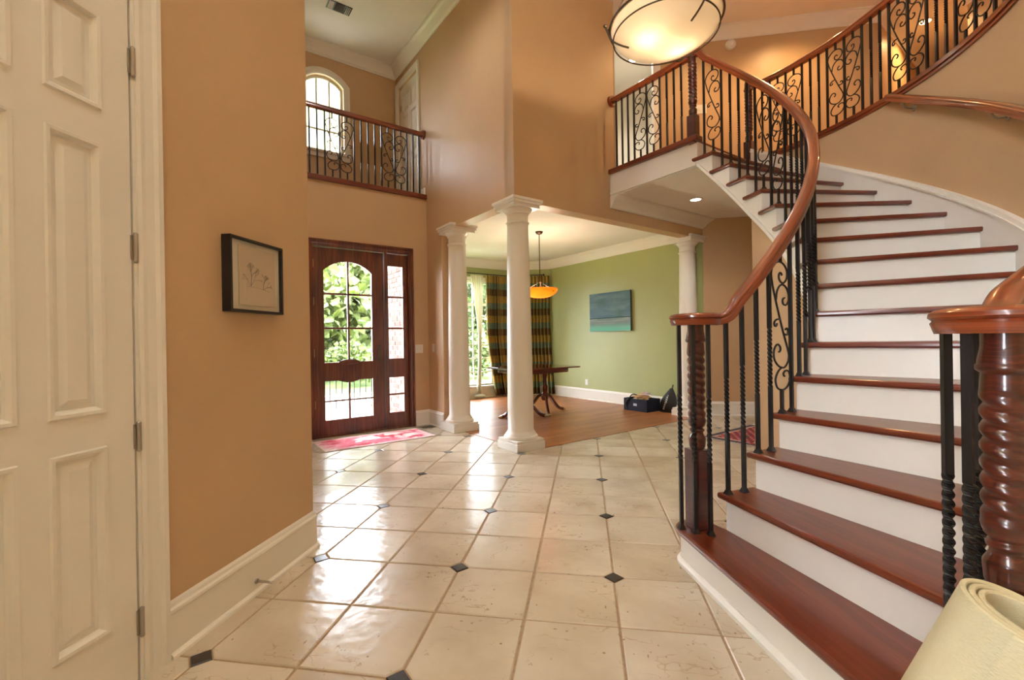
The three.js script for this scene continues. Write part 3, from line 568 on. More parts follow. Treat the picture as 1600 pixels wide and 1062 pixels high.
mesh('baseboard', bx(-6.18, -6.05, 0, 0.15, 0, 0.016), M.trim, doorUp);

// front door of dark wood, glazed, with a sidelight
{
  const d = struct('door_2', null, null, AB(0, FRONT), FACE.a); d.userData.label = 'dark wooden front door with arched glazing and a sidelight';
  const wood = [[0, 0], [0, 0.014], [0.012, 0.02], [0.022, 0.016], [0.04, 0.018], [0.05, 0.03], [0.07, 0.032], [0.075, 0.02], [0.078, 0]];
  mesh('casing', onWall([[1.313, 0], [1.313, 2.432], [2.572, 2.432], [2.572, 0]].reverse(), wood.map(([o, z]) => [-o, z])), M.door, d);
  mesh('frame', join([bx(1.285, 1.312, 0, 2.46, -0.2, 0.012), bx(2.573, 2.605, 0, 2.46, -0.2, 0.012), bx(1.285, 2.605, 2.415, 2.465, -0.2, 0.012), bx(2.228, 2.262, 0, 2.42, -0.2, 0.006), bx(1.285, 2.605, 0, 0.02, -0.2, 0.0)]), M.door, d);
  // leaf
  const x0 = 1.316, x1 = 2.224, gl = 1.447, gr = 2.06, mid = 1.753, z = -0.03;
  const scoop = (y, s, n = 12) => Array.from({ length: n + 1 }, (_, i) => { const t = i / n; return [mid - 0.14 + 0.28 * t, y + s * Math.sin(PI * t)]; });
  const upper = [[gl, 0.945], ...scoop(0.945, 0.03), [gr, 0.945], ...archTop(gl, gr, 2.12, 2.25)];
  const lower = [[gl, 0.21], [gr, 0.21], [gr, 0.708], ...scoop(0.708, -0.03).reverse(), [gl, 0.708]];
  mesh('leaf', plate(rect(x0, x1, 0.015, 2.41), [upper, lower], 0.045, z, 0.004), M.door, d);
  mesh('carved_plaque', toCreasedNormals(new THREE.SphereGeometry(1, 28, 12).scale(0.135, 0.034, 0.016).translate(mid, 0.945, z), 0.8), M.door, d);
  const bar = (a, b, c, e) => mesh('muntin', bx(a, b, c, e, z - 0.036, z - 0.008, 0.004), M.door, d);
  bar(mid - 0.013, mid + 0.013, 0.94, 2.25); bar(mid - 0.013, mid + 0.013, 0.2, 0.712);
  for (const y of [1.825, 1.383]) { bar(gl - 0.005, mid - 0.012, y - 0.013, y + 0.013); bar(mid + 0.012, gr + 0.005, y - 0.013, y + 0.013); }
  bar(gl - 0.005, mid - 0.012, 0.438, 0.46); bar(mid + 0.012, gr + 0.005, 0.438, 0.46);
  const pane = (o) => mesh('pane', plate(o, [], 0.005, z - 0.02), M.glass, d);
  for (const [a, b] of [[gl, mid - 0.013], [mid + 0.013, gr]]) {
    const arch = archTop(gl, gr, 2.12, 2.25, 30).filter(([x]) => x >= a - 1e-6 && x <= b + 1e-6);
    pane([[a, 1.838], [b, 1.838], ...arch]); pane(rect(a, b, 1.396, 1.812)); pane(rect(a, b, 0.95, 1.37)); pane(rect(a, b, 0.46, 0.7)); pane(rect(a, b, 0.21, 0.438));
  }
  for (const y of [2.2, 1.72, 1.07, 0.42]) hinge(d, 1.314, y, z + 0.02, M.brass, 0.1);
  const lock = mesh('handle_set', join([bx(2.13, 2.175, 0.93, 1.16, z, z + 0.012, 0.004), new THREE.CylinderGeometry(0.016, 0.018, 0.03, 14).rotateX(PI / 2).translate(2.152, 1.1, z + 0.02), tube([[2.152, 0.99, z + 0.01], [2.152, 0.99, z + 0.05], [2.12, 0.985, z + 0.055], [2.05, 0.98, z + 0.05]], 0.009, 14, 8)].map((g) => { g.deleteAttribute('uv'); return g; })), M.bronze, d);
  // sidelight
  const s0 = 2.263, s1 = 2.572, a = 2.29, b = 2.5;
  mesh('sidelight_panel', plate(rect(s0, s1, 0.015, 2.41), [rect(a, b, 0.965, 2.243), rect(a, b, 0.22, 0.706)], 0.04, z, 0.003), M.door, d);
  for (const y of [1.815, 1.383, 0.471]) mesh('muntin', bx(a - 0.004, b + 0.004, y - 0.012, y + 0.012, z - 0.034, z - 0.006, 0.003), M.door, d);
  for (const [y0, y1] of [[0.965, 1.371], [1.395, 1.803], [1.827, 2.243], [0.22, 0.459], [0.483, 0.706]]) mesh('pane', plate(rect(a, b, y0, y1), [], 0.005, z - 0.018), M.glass, d);
}
// windows: frame, muntins and panes; an optional arched head
function windowUnit(name, uv, turn, x0, x1, y0, y1, cols, rows, opt = {}) {
  const w = struct(name, null, null, uv, turn); w.userData.label = opt.label;
  const z = -0.06, f = 0.035, head = opt.peak ? archTop(x0, x1, y1, opt.peak) : [[x1, y1], [x0, y1]];
  const inner = opt.peak ? [[x0 + f, y0 + f], [x1 - f, y0 + f], ...archTop(x0 + f, x1 - f, y1 - f * 0.4, opt.peak - f)] : rect(x0 + f, x1 - f, y0 + f, y1 - f);
  mesh('frame', plate([[x0, y0], [x1, y0], ...head], [inner], 0.05, z), M.trim, w);
  const topAt = (x) => { if (!opt.peak) return y1 - f; const h = archTop(x0 + f, x1 - f, y1 - f * 0.4, opt.peak - f, 60); let best = h[0]; for (const q of h) if (Math.abs(q[0] - x) < Math.abs(best[0] - x)) best = q; return best[1]; };
  const t = opt.bar ?? 0.0125;
  for (const x of cols) mesh('muntin', bx(x - t, x + t, y0 + f, topAt(x), z - 0.036, z - 0.012), M.trim, w);
  for (const y of rows) { const k = (opt.heavy ?? []).includes(y) ? 0.03 : t; mesh('muntin', bx(x0 + f, x1 - f, y - k, y + k, z - 0.038, z - 0.01), M.trim, w); }
  const xs = [x0 + f, ...cols, x1 - f], ys = [y0 + f, ...rows];
  for (let i = 0; i < xs.length - 1; i++) for (let j = 0; j < ys.length; j++) {
    const last = j === ys.length - 1, o = last ? (opt.peak ? [[xs[i], ys[j]], [xs[i + 1], ys[j]], ...archTop(x0 + f, x1 - f, y1 - f * 0.4, opt.peak - f, 36).filter(([x]) => x >= xs[i] - 1e-6 && x <= xs[i + 1] + 1e-6)] : rect(xs[i], xs[i + 1], ys[j], y1 - f)) : rect(xs[i], xs[i + 1], ys[j], ys[j + 1]);
    mesh('pane', plate(o, [], 0.004, z - 0.022), M.glass, w);
  }
  if (opt.casing !== false) mesh('casing', onWall([[x1, y0], ...(opt.peak ? archTop(x0, x1, y1, opt.peak) : [[x1, y1], [x0, y1]]), [x0, y0]], casing.map(([o, q]) => [-o, q * 1.1])), M.trim, w);
  mesh('sill', join([bx(x0 - 0.1, x1 + 0.1, y0 - 0.03, y0, -0.06, 0.05, 0.004), bx(x0 - 0.08, x1 + 0.08, y0 - 0.1, y0 - 0.03, 0, 0.018)]), M.trim, w);
  return w;
}
windowUnit('window_1', AB(0, 7.1), FACE.a, 1.46, 2.03, 4.06, 5.06, [1.655, 1.84], [4.4, 4.74], { peak: 5.2, label: 'arched white window upstairs behind the balcony railing' });
windowUnit('window_2', AB(0, WINB), FACE.a, 4.0, 5.36, 0.25, 2.42, [4.45, 4.9], [0.535, 0.82, 1.1, 1.385, 1.665, 1.95], { heavy: [1.95], label: 'tall white muntin window in the dining room' });
windowUnit('window_3', [0, BAYV], FACE.u, -1.5, -0.86, 0.25, 2.42, [-1.18], [0.535, 0.82, 1.1, 1.385, 1.665, 1.95], { heavy: [1.95], label: 'white bay window behind the dining pendant' });
for (const [k, x0, x1, y0, y1] of [[4, -2.4, -1.25, 1.0, 2.2], [5, -2.9, -0.6, 3.1, 5.1]])  // out of view, placed to throw daylight on the stair wall and risers
  windowUnit('window_' + k, [LEFT, 0], FACE.v, x0, x1, y0, y1, [(x0 + x1) / 2], [(y0 + y1) / 2], { label: 'unseen window behind the viewer, placed to light the stairs', bar: 0.012 });

// ------------------------------------------------------------------ columns
const shaftG = (() => {
  const H = HEAD, pts = [[0.001, 0.115], [0.186, 0.115], [0.19, 0.125], [0.186, 0.145], [0.172, 0.155], [0.168, 0.168], [0.155, 0.185], [0.146, 0.2]];
  for (let i = 0; i <= 12; i++) { const t = i / 12; pts.push([0.143 - 0.026 * Math.pow(t, 1.7), 0.21 + (H - 0.21 - 0.235) * t]); }
  pts.push([0.12, H - 0.222], [0.13, H - 0.216], [0.131, H - 0.204], [0.12, H - 0.196], [0.116, H - 0.19], [0.117, H - 0.12], [0.128, H - 0.112], [0.13, H - 0.1], [0.152, H - 0.078], [0.162, H - 0.066], [0.162, H - 0.056], [0.001, H - 0.056]);
  return toCreasedNormals(lathe(pts, 48), 0.55);
})();
const plinthG = join([bx(-0.19, 0.19, 0, 0.085, -0.19, 0.19, 0.004), bx(-0.182, 0.182, 0.085, 0.115, -0.182, 0.182, 0.006)]);
const abacusG = join([bx(-0.178, 0.178, HEAD - 0.058, HEAD - 0.02, -0.178, 0.178, 0.003), bx(-0.192, 0.192, HEAD - 0.025, HEAD + 0.005, -0.192, 0.192, 0.003), bx(-0.205, 0.205, HEAD + 0.005, HEAD + 0.035, -0.205, 0.205, 0.004)]);
for (const [a, b, label] of [[3.02, 4.03, 'white round column at the corner of the dining room opening, nearest the stairs'], [3.0, 5.37, 'white round column beside the front door'], [6.265, 4.04, 'white round column against the green wall behind the stair newel']]) {
  const c = thing('column', label, 'column', AB(a, b), FACE.a, 0, 'columns round the dining room');
  mesh('shaft', shaftG, M.trim, c); mesh('plinth', plinthG, M.trim, c); mesh('capital', abacusG, M.trim, c);
}

// ------------------------------------------------------------------ lamps
// frosted bowl pendants: the bulbs inside light the glass and the ceiling
function bowlLamp(o, R, depth, glassMat, hang, bulbs, power, color) {
  const prof = []; for (let i = 0; i <= 16; i++) { const t = i / 16; prof.push([R * Math.sin(t * PI / 2), -depth * Math.cos(t * PI / 2)]); }
  const inner = prof.map(([x, y]) => [Math.max(0, x - 0.006), y + 0.006]).reverse();
  mesh('bowl', toCreasedNormals(lathe([...prof, ...inner], 56), 0.7), glassMat, o);
  for (const [x, z] of bulbs) {
    const b = mesh('bulb', new THREE.SphereGeometry(0.032, 16, 12).translate(x, -depth * 0.45, z), M.bulb, o);
    const l = new THREE.PointLight(color, power); l.position.set(x, -depth * 0.45, z); l.castShadow = true; l.shadow.radius = 1.5; o.add(l);
  }
}
M.alabaster = phys({ map: tex(256, 256, (x, y) => { const n = fbm(x, y, 5, 5, 801, 4); return mix3([222, 214, 200], [206, 194, 174], n); }), roughness: 0.7, transmission: 0.44, thickness: 0 });
M.amber = phys({ map: tex(256, 256, (x, y) => { const n = fbm(x, y, 6, 6, 821, 4); return mix3([250, 192, 98], [228, 144, 50], n); }), roughness: 0.7, transmission: 0.5, thickness: 0 });
{
  const o = thing('foyer_pendant', 'large frosted glass bowl pendant with thin bronze rings hanging over the foyer', 'pendant lamp', [0.62, 3.48], 0.4, 3.5);
  bowlLamp(o, 0.385, 0.17, M.alabaster, 0, [[-0.13, 0.02], [0.13, -0.04]], POWER.foyer, WARM);
  mesh('rim_ring', new THREE.TorusGeometry(0.398, 0.008, 8, 72).rotateX(PI / 2).translate(0, 0.005, 0), M.bronze, o);
  mesh('lower_ring', new THREE.TorusGeometry(0.372, 0.0055, 8, 72).rotateX(PI / 2).translate(0, -0.075, 0), M.bronze, o);
  for (let k = 0; k < 3; k++) {
    const a = k * 2 * PI / 3 - 2.76, P = (r, y) => [r * Math.cos(a), y, r * Math.sin(a)];
    mesh('arm', tube([P(0.43, 0.03), P(0.415, -0.01), P(0.385, -0.075), P(0.33, -0.115), P(0.26, -0.145)], 0.007, 18, 8), M.bronze, o);
    mesh('finial', new THREE.SphereGeometry(0.013, 12, 8).translate(...P(0.432, 0.035)), M.bronze, o);
    mesh('hanger', tube([P(0.41, 0), P(0.2, 0.4), P(0.02, 0.75)], 0.005, 8, 6), M.bronze, o);
  }
  mesh('stem', new THREE.CylinderGeometry(0.011, 0.011, TOP - 3.5 - 0.75, 10).translate(0, (TOP - 3.5 + 0.75) / 2, 0), M.bronze, o);
  mesh('canopy', lathe([[0.001, TOP - 3.54], [0.05, TOP - 3.53], [0.075, TOP - 3.5]], 28), M.bronze, o);
}
{
  const o = thing('dining_pendant', 'amber glass bowl pendant hanging in front of the plaid dining room curtains', 'pendant lamp', AB(4.5, 5.45), 0, 1.975);
  bowlLamp(o, 0.275, 0.14, M.amber, 0, [[0.08, 0], [-0.08, 0.03]], POWER.dining, WARM);
  for (let k = 0; k < 3; k++) { const a = k * 2 * PI / 3 + 0.6; mesh('hanger', tube([[0.265 * Math.cos(a), -0.02, 0.265 * Math.sin(a)], [0.1 * Math.cos(a), 0.06, 0.1 * Math.sin(a)], [0, 0.12, 0]], 0.004, 10, 6), M.bronze, o); mesh('stud', new THREE.SphereGeometry(0.011, 10, 8).translate(0.262 * Math.cos(a), -0.045, 0.262 * Math.sin(a)), M.bronze, o); }
  mesh('stem', new THREE.CylinderGeometry(0.007, 0.007, DIN - 1.975 - 0.12, 8).translate(0, (DIN - 1.975 + 0.12) / 2, 0), M.bronze, o);
  mesh('canopy', lathe([[0.001, DIN - 2.02], [0.045, DIN - 2.01], [0.06, DIN - 1.985], [0.06, DIN - 1.975]], 24), M.bronze, o);
}
function downlight(label, uv, h, mat, color, power, angle = 1.15, group = 'recessed ceiling lights') {
  const o = thing('recessed_light', label, 'ceiling light', uv, 0, h, group);
  mesh('trim_ring', toCreasedNormals(lathe([[0.062, -0.001], [0.066, -0.008], [0.085, -0.006], [0.09, 0.001]], 32), 0.5), M.plastic, o);
  mesh('lens', new THREE.CylinderGeometry(0.063, 0.063, 0.004, 28).translate(0, -0.002, 0), mat, o);
  const l = new THREE.SpotLight(color, power, 0, angle, 0.7); l.position.set(0, -0.012, 0); l.target.position.set(0, -3, 0); l.castShadow = true; l.shadow.radius = 3; o.add(l, l.target);
  return o;
}
downlight('round recessed light in the ceiling under the stair landing', [1.46, 6.22], SOFFIT - 0.012, M.disc, SOFT, POWER.landing);
downlight('round recessed light glowing inside the white room upstairs', [0.84, 7.44], TOP, M.disc, SOFT, POWER.room);
downlight('recessed light over the upstairs hall, at the top edge of the picture', [2.87, 6.3], TOP, M.discWarm, WARMER, POWER.hall, 1.25);
downlight('recessed light at the mouth of the upstairs corridor, seen through the hall railing', [4.85, 7.3], TOP, M.discWarm, WARMER, POWER.hall, 1.25);
downlight('recessed light over the hall left of the amber smoke detector wall', [1.7, 6.1], TOP, M.discWarm, WARMER, POWER.hall * 0.7, 1.25);  // lamp added out of view to spread warm light in the hall
downlight('added fill light above the far end of the hall railing', [4.0, 4.4], TOP, M.discWarm, WARMER, POWER.hall * 0.6, 1.25);  // another lamp added out of view for the upstairs hall
downlight('added fill light high above the foyer behind the viewer', [-0.4, -0.6], TOP, M.disc, SOFT, POWER.back, 1.2);  // added fill lamp, out of view, brightens the near foyer
downlight('added fill light high above the right newel post', [1.2, 0.6], TOP, M.disc, SOFT, POWER.back * 0.4, 1.2);  // added fill lamp, out of view, for the first steps
downlight('added fill light high in the foyer ceiling between the front door and the viewer', AB(1.75, 4.3), TOP, M.disc, SOFT, POWER.back, 1.2);  // added fill lamp, out of view, for the front door wall
downlight('added fill light high above the closet door', [-0.7, 1.8], TOP, M.disc, SOFT, POWER.back * 0.5, 1.2);  // added fill lamp, out of view, for the left side

// ------------------------------------------------------------------ small fittings
{
  const o = thing('door_stop', 'small spring door stop sticking out of the left baseboard', 'door stop', [LEFT + 0.018, 1.955], FACE.v, 0.06);
  mesh('spring', tube(Array.from({ length: 70 }, (_, i) => [0.005 * Math.cos(i * 0.9), 0.005 * Math.sin(i * 0.9), 0.004 + i * 0.001]), 0.0014, 200, 5), M.steel, o);
  mesh('mount', new THREE.CylinderGeometry(0.011, 0.013, 0.008, 16).rotateX(PI / 2).translate(0, 0, 0.004), M.steel, o);
  mesh('rubber_tip', new THREE.CylinderGeometry(0.008, 0.007, 0.014, 14).rotateX(PI / 2).translate(0, 0, 0.08), M.plastic, o);
}
{ // wall plates
  const sw = thing('light_switch', 'white double light switch on the wall right of the front door', 'switch', AB(2.722, FRONT), FACE.a, 1.09);
  mesh('plate', bx(-0.058, 0.058, -0.06, 0.06, 0, 0.006, 0.003), M.plastic, sw); for (const x of [-0.024, 0.024]) mesh('toggle', bx(x - 0.008, x + 0.008, -0.016, 0.016, 0.005, 0.014, 0.002), M.plastic, sw);
  const s2 = thing('light_switch', 'narrow white light switch beside the column at the front door', 'switch', AB(PA, 5.86), FACE.minus_b, 1.1);
  mesh('plate', bx(-0.035, 0.035, -0.06, 0.06, 0, 0.006, 0.003), M.plastic, s2); mesh('toggle', bx(-0.008, 0.008, -0.016, 0.016, 0.005, 0.014, 0.002), M.plastic, s2);
  const s3 = thing('light_switch', 'white switch plate upstairs behind the landing railing', 'switch', [1.73, HALLV], FACE.u, 4.5);
  mesh('plate', bx(-0.07, 0.07, -0.065, 0.065, 0, 0.007, 0.003), M.plastic, s3); for (const x of [-0.03, 0.03]) mesh('toggle', bx(x - 0.01, x + 0.01, -0.02, 0.02, 0.006, 0.013, 0.002), M.plastic, s3);
  const ou = thing('wall_outlet', 'white outlet low on the green dining room wall', 'outlet', AB(GREEN, 6.38), FACE.minus_b, 0.34);
  mesh('plate', bx(-0.036, 0.036, -0.058, 0.058, 0, 0.006, 0.003), M.plastic, ou); for (const y of [-0.02, 0.02]) mesh('socket', bx(-0.015, 0.015, y - 0.012, y + 0.012, 0.005, 0.009, 0.003), M.trim, ou);
  const sm = thing('smoke_detector', 'round white smoke detector on the amber wall upstairs', 'smoke detector', [2.14, HALLV], FACE.u, 5.38);
  mesh('housing', toCreasedNormals(lathe([[0.001, 0.045], [0.045, 0.045], [0.066, 0.035], [0.074, 0.012], [0.074, 0]], 36).rotateX(PI / 2), 0.5), M.plastic, sm); mesh('grille', new THREE.CylinderGeometry(0.032, 0.035, 0.012, 24).rotateX(PI / 2).translate(0, 0, 0.046), M.trim, sm);
}
{ // ceiling vent
  const o = thing('ceiling_vent', 'white rectangular air vent in the ceiling above the balcony', 'vent', AB(1.725, 6.15), FACE.a, TOP);
  mesh('frame', plate(rect(-0.16, 0.16, -0.1, 0.1), [rect(-0.14, -0.075, -0.075, 0.075), rect(-0.058, 0.058, -0.075, 0.075), rect(0.075, 0.14, -0.075, 0.075)], 0.012, 0).rotateX(PI / 2), M.trim, o);
  mesh('dark_backing', bx(-0.15, 0.15, -0.002, 0.0, -0.09, 0.09), M.black, o);  // black sheet standing for the shade behind the louvres
  for (let i = 0; i < 9; i++) mesh('louvre', bx(-0.058, 0.058, -0.0005, 0.0005, -0.008, 0.008).rotateX(0.7).translate(0, -0.008, -0.068 + i * 0.017), M.trim, o);
  for (const s of [-1, 1]) for (let i = 0; i < 3; i++) mesh('louvre', bx(-0.008, 0.008, -0.0005, 0.0005, -0.075, 0.075).rotateZ(s * 0.7).translate(s * (0.087 + i * 0.02), -0.008, 0), M.trim, o);
}
{ // floor register
  const o = thing('floor_register', 'dark bronze floor register in the tiles beside the front door', 'vent', AB(2.72, 5.82), FACE.a, 0);
  mesh('frame', plate(rect(-0.14, 0.14, -0.06, 0.06), [rect(-0.12, 0.12, -0.042, 0.042)], 0.006, 0.006).rotateX(-PI / 2), M.bronze, o);
  for (let i = 0; i < 12; i++) mesh('louvre', bx(-0.117 + i * 0.0205, -0.112 + i * 0.0205, 0, 0.004, -0.042, 0.042), M.bronze, o);
}

// ------------------------------------------------------------------ pictures
{
  const o = thing('framed_drawing', 'black framed drawing of bare trees on the tan wall', 'picture', [LEFT, 1.97], FACE.v, 1.52);
  const w = 0.178, h = 0.172;
  mesh('frame', plate(rect(-w, w, -h, h), [rect(-w + 0.012, w - 0.012, -h + 0.012, h - 0.012)], 0.045, 0.047), M.black, o);
  mesh('mat_board', bx(-w + 0.011, w - 0.011, -h + 0.011, h - 0.011, 0.004, 0.03), std({ map: mottle([230, 224, 206], 0.03, 31, 0.4), roughness: 0.8 }), o);
  const cv = document.createElement('canvas'); cv.width = 512; cv.height = 600; const c = cv.getContext('2d');
  c.fillStyle = '#d8c6ac'; c.fillRect(0, 0, 512, 600); c.strokeStyle = 'rgba(62,52,42,0.95)'; c.lineCap = 'round';
  const branch = (x, y, a, l, w2, d) => { const x2 = x + Math.cos(a) * l, y2 = y - Math.sin(a) * l; c.lineWidth = w2; c.beginPath(); c.moveTo(x, y); c.quadraticCurveTo((x + x2) / 2 + range(-6, 6), (y + y2) / 2 + range(-6, 6), x2, y2); c.stroke(); if (d) for (let k = 0; k < 3; k++) branch(x2, y2, a + range(-0.75, 0.75), l * range(0.55, 0.8), w2 * 0.62, d - 1); };
  branch(160, 400, 1.5, 95, 7, 4); branch(150, 395, 2.1, 60, 3, 3); branch(330, 420, 1.45, 60, 6, 4); branch(340, 420, 0.5, 60, 4, 3); branch(165, 390, 0.9, 70, 3, 3);
  c.lineWidth = 2; c.beginPath(); c.moveTo(110, 408); c.quadraticCurveTo(250, 400, 430, 436); c.stroke();
  const t = new THREE.CanvasTexture(cv); t.colorSpace = THREE.SRGBColorSpace;
  mesh('paper', new THREE.BoxGeometry(0.245, 0.275, 0.003).translate(0.008, 0, 0.033), std({ map: t, roughness: 0.85 }), o);
  mesh('glazing', bx(-w + 0.012, w - 0.012, -h + 0.012, h - 0.012, 0.0405, 0.042), M.glass, o);
}
{
  const o = thing('seascape_painting', 'unframed blue and turquoise abstract seascape canvas on the green wall', 'painting', AB(GREEN, 5.73), FACE.minus_b, 1.685);
  const sea = tex(512, 384, (x, y) => {
    const q = 1 - y, n = fbm(x, y, 3, 9, 901, 5), s = fbm(x, y, 2, 40, 931, 4), hz = 0.66 + 0.02 * (fbm(x, 0.5, 4, 4, 951, 3) - 0.5);
    let c;
    if (q < hz) { c = mix3([70, 100, 124], [108, 136, 144], clamp(n * 1.6 - 0.3 + q * 0.25)); c = mix3(c, [72, 108, 104], clamp((fbm(x, y, 4, 4, 971, 3) - 0.55) * 3) * 0.7); }
    else { c = mix3([122, 140, 138], [104, 190, 168], clamp((q - 0.8) * 8)); c = mix3(c, [168, 176, 170], clamp((s - 0.58) * 5) * 0.7); }
    if (Math.abs(q - hz) < 0.012) c = mix3(c, [26, 56, 62], 0.8); if (q - hz > 0.012 && q - hz < 0.035 && s > 0.5) c = mix3(c, [196, 200, 196], 0.7);
    return mix3(c, [150, 180, 178], clamp((s - 0.66) * 4) * 0.4);
  }, true, 1, 1);
  sea.wrapS = sea.wrapT = THREE.ClampToEdgeWrapping;
  mesh('canvas', new THREE.BoxGeometry(0.985, 0.72, 0.04).translate(0, 0, 0.026), [1, 1, 1, 1, 0, 1].map((k) => k ? std({ color: rgb(0.05, 0.08, 0.07), roughness: 0.8 }) : std({ map: sea, roughness: 0.75 })), o);
}

// ------------------------------------------------------------------ curtains
const plaid = tex(512, 512, (x, y) => {
  const band = (y * 3) % 3, gold = [176, 140, 58], teal = [92, 128, 116], brown = [74, 46, 18];
  let c = band < 1 ? brown : band < 1.9 ? teal : gold; const e = band % 1; if (band >= 1.9) c = mix3(gold, [150, 126, 54], clamp((band - 2.6) * 3));
  const st = (x * 8) % 1; if (st < 0.3) c = mix3(c, [206, 184, 110], 0.5); else if (st > 0.68) c = mix3(c, [46, 38, 18], 0.6); if (st > 0.45 && st < 0.5) c = mix3(c, [110, 150, 140], 0.5);
  const n = fbm(x, y, 6, 160, 1001, 2) - 0.5; return c.map((k) => clamp(k / 255 * (1 + n * 0.4)) * 255);
}, true, 1);
function drape(o, name, w, H, folds, amp, m, shape = () => [0, 1]) {     // cloth with two faces 6 mm apart
  const nx = folds * 10, ny = 36, f = (s) => (i, j) => { const [dx, k] = shape(j), y = H * (1 - j), ph = i * folds * 2 * PI, grow = 0.55 + 0.45 * j; return [(i - 0.5) * w * k + dx, y, amp * grow * Math.sin(ph) + amp * 0.3 * Math.sin(ph * 0.37 + j * 2) + s]; };
  const a = grid(nx, ny, f(0.003)), b = grid(nx, ny, f(-0.003));
  for (const g of [a, b]) { const uv = g.attributes.uv; for (let i = 0; i < uv.count; i++) uv.setXY(i, uv.getX(i) * w * 1.8, (1 - uv.getY(i)) * H / 0.42); }
  return mesh(name, join([a, b]), m, o);
}
const silk = phys({ map: plaid, roughness: 0.6, side: THREE.DoubleSide, sheen: 0.4, sheenRoughness: 0.5, sheenColor: rgb(0.5, 0.45, 0.3), transmission: 0.12, thickness: 0 });
plaid.repeat.set(1, 1 / 1);
const sheer = phys({ color: rgb(0.86, 0.83, 0.72), roughness: 0.9, transmission: 0.45, thickness: 0, side: THREE.DoubleSide });
{
  const rod = thing('curtain_rod', 'thin dark curtain rod running round the dining room bay', 'curtain rod', [0, 0]);
  const pts = [AB(3.3, WINB - 0.1), AB(5.6, WINB - 0.1), [-1.50, BAYV - 0.13], [-0.84, BAYV - 0.11]].map(([u, v]) => [u, 2.57, -v]);
  mesh('pole', join([tube([pts[0], pts[1]], 0.009, 4, 8), tube([pts[1], pts[2]], 0.009, 4, 8), tube([pts[2], pts[3]], 0.009, 4, 8)]), M.iron, rod);
  for (const p of [pts[0], pts[3]]) mesh('finial', new THREE.SphereGeometry(0.02, 12, 10).translate(...p), M.iron, rod);
  for (const [a, b] of [[AB(5.2, WINB), AB(5.2, WINB - 0.1)], [[-1.0, BAYV], [-1.0, BAYV - 0.115]]]) mesh('bracket', tube([[a[0], 2.57, -a[1]], [b[0], 2.57, -b[1]]], 0.006, 2, 6), M.iron, rod);
}
{
  const c1 = thing('plaid_curtain', 'gold, teal and brown plaid curtain swept aside, left of the corner column', 'curtain', AB(5.42, WINB - 0.1), FACE.a, 0.03, 'plaid dining room curtains');
  drape(c1, 'cloth', 0.62, 2.52, 7, 0.04, silk, (j) => [0.10 * Math.max(0, j - 0.45) ** 1.5 * 4, 1 - 0.25 * Math.max(0, j - 0.5)]);
  const c2 = thing('plaid_curtain', 'gold, teal and brown plaid curtain beside the green wall, behind the amber pendant', 'curtain', [-0.93, BAYV - 0.12], FACE.u, 0.03, 'plaid dining room curtains');
  drape(c2, 'cloth', 0.42, 2.52, 6, 0.04, silk, (j) => [0.12 * Math.max(0, j - 0.4) ** 1.4, 1 + 0.12 * j]);
  const s1 = thing('sheer_scarf', 'thin white sheer scarf twisted down the middle of the dining room window', 'curtain', AB(4.9, WINB - 0.1), FACE.a, 0.02);
  drape(s1, 'cloth', 0.34, 2.52, 5, 0.022, sheer, (j) => [0.05 * Math.sin(j * 3.2), j < 0.5 ? 0.9 - 1.3 * j : 0.25 + 0.25 * Math.max(0, j - 0.75)]);
  mesh('puddle', toCreasedNormals(new THREE.SphereGeometry(1, 20, 10).scale(0.13, 0.045, 0.09).translate(0.02, 0.03, 0.02), 1), sheer, s1);
  const s2 = thing('sheer_curtain', 'white sheer curtain in the bay window, glimpsed beside the corner column', 'curtain', [-1.30, BAYV - 0.07], FACE.u, 0.02);
  drape(s2, 'cloth', 0.34, 2.5, 5, 0.025, sheer);
}

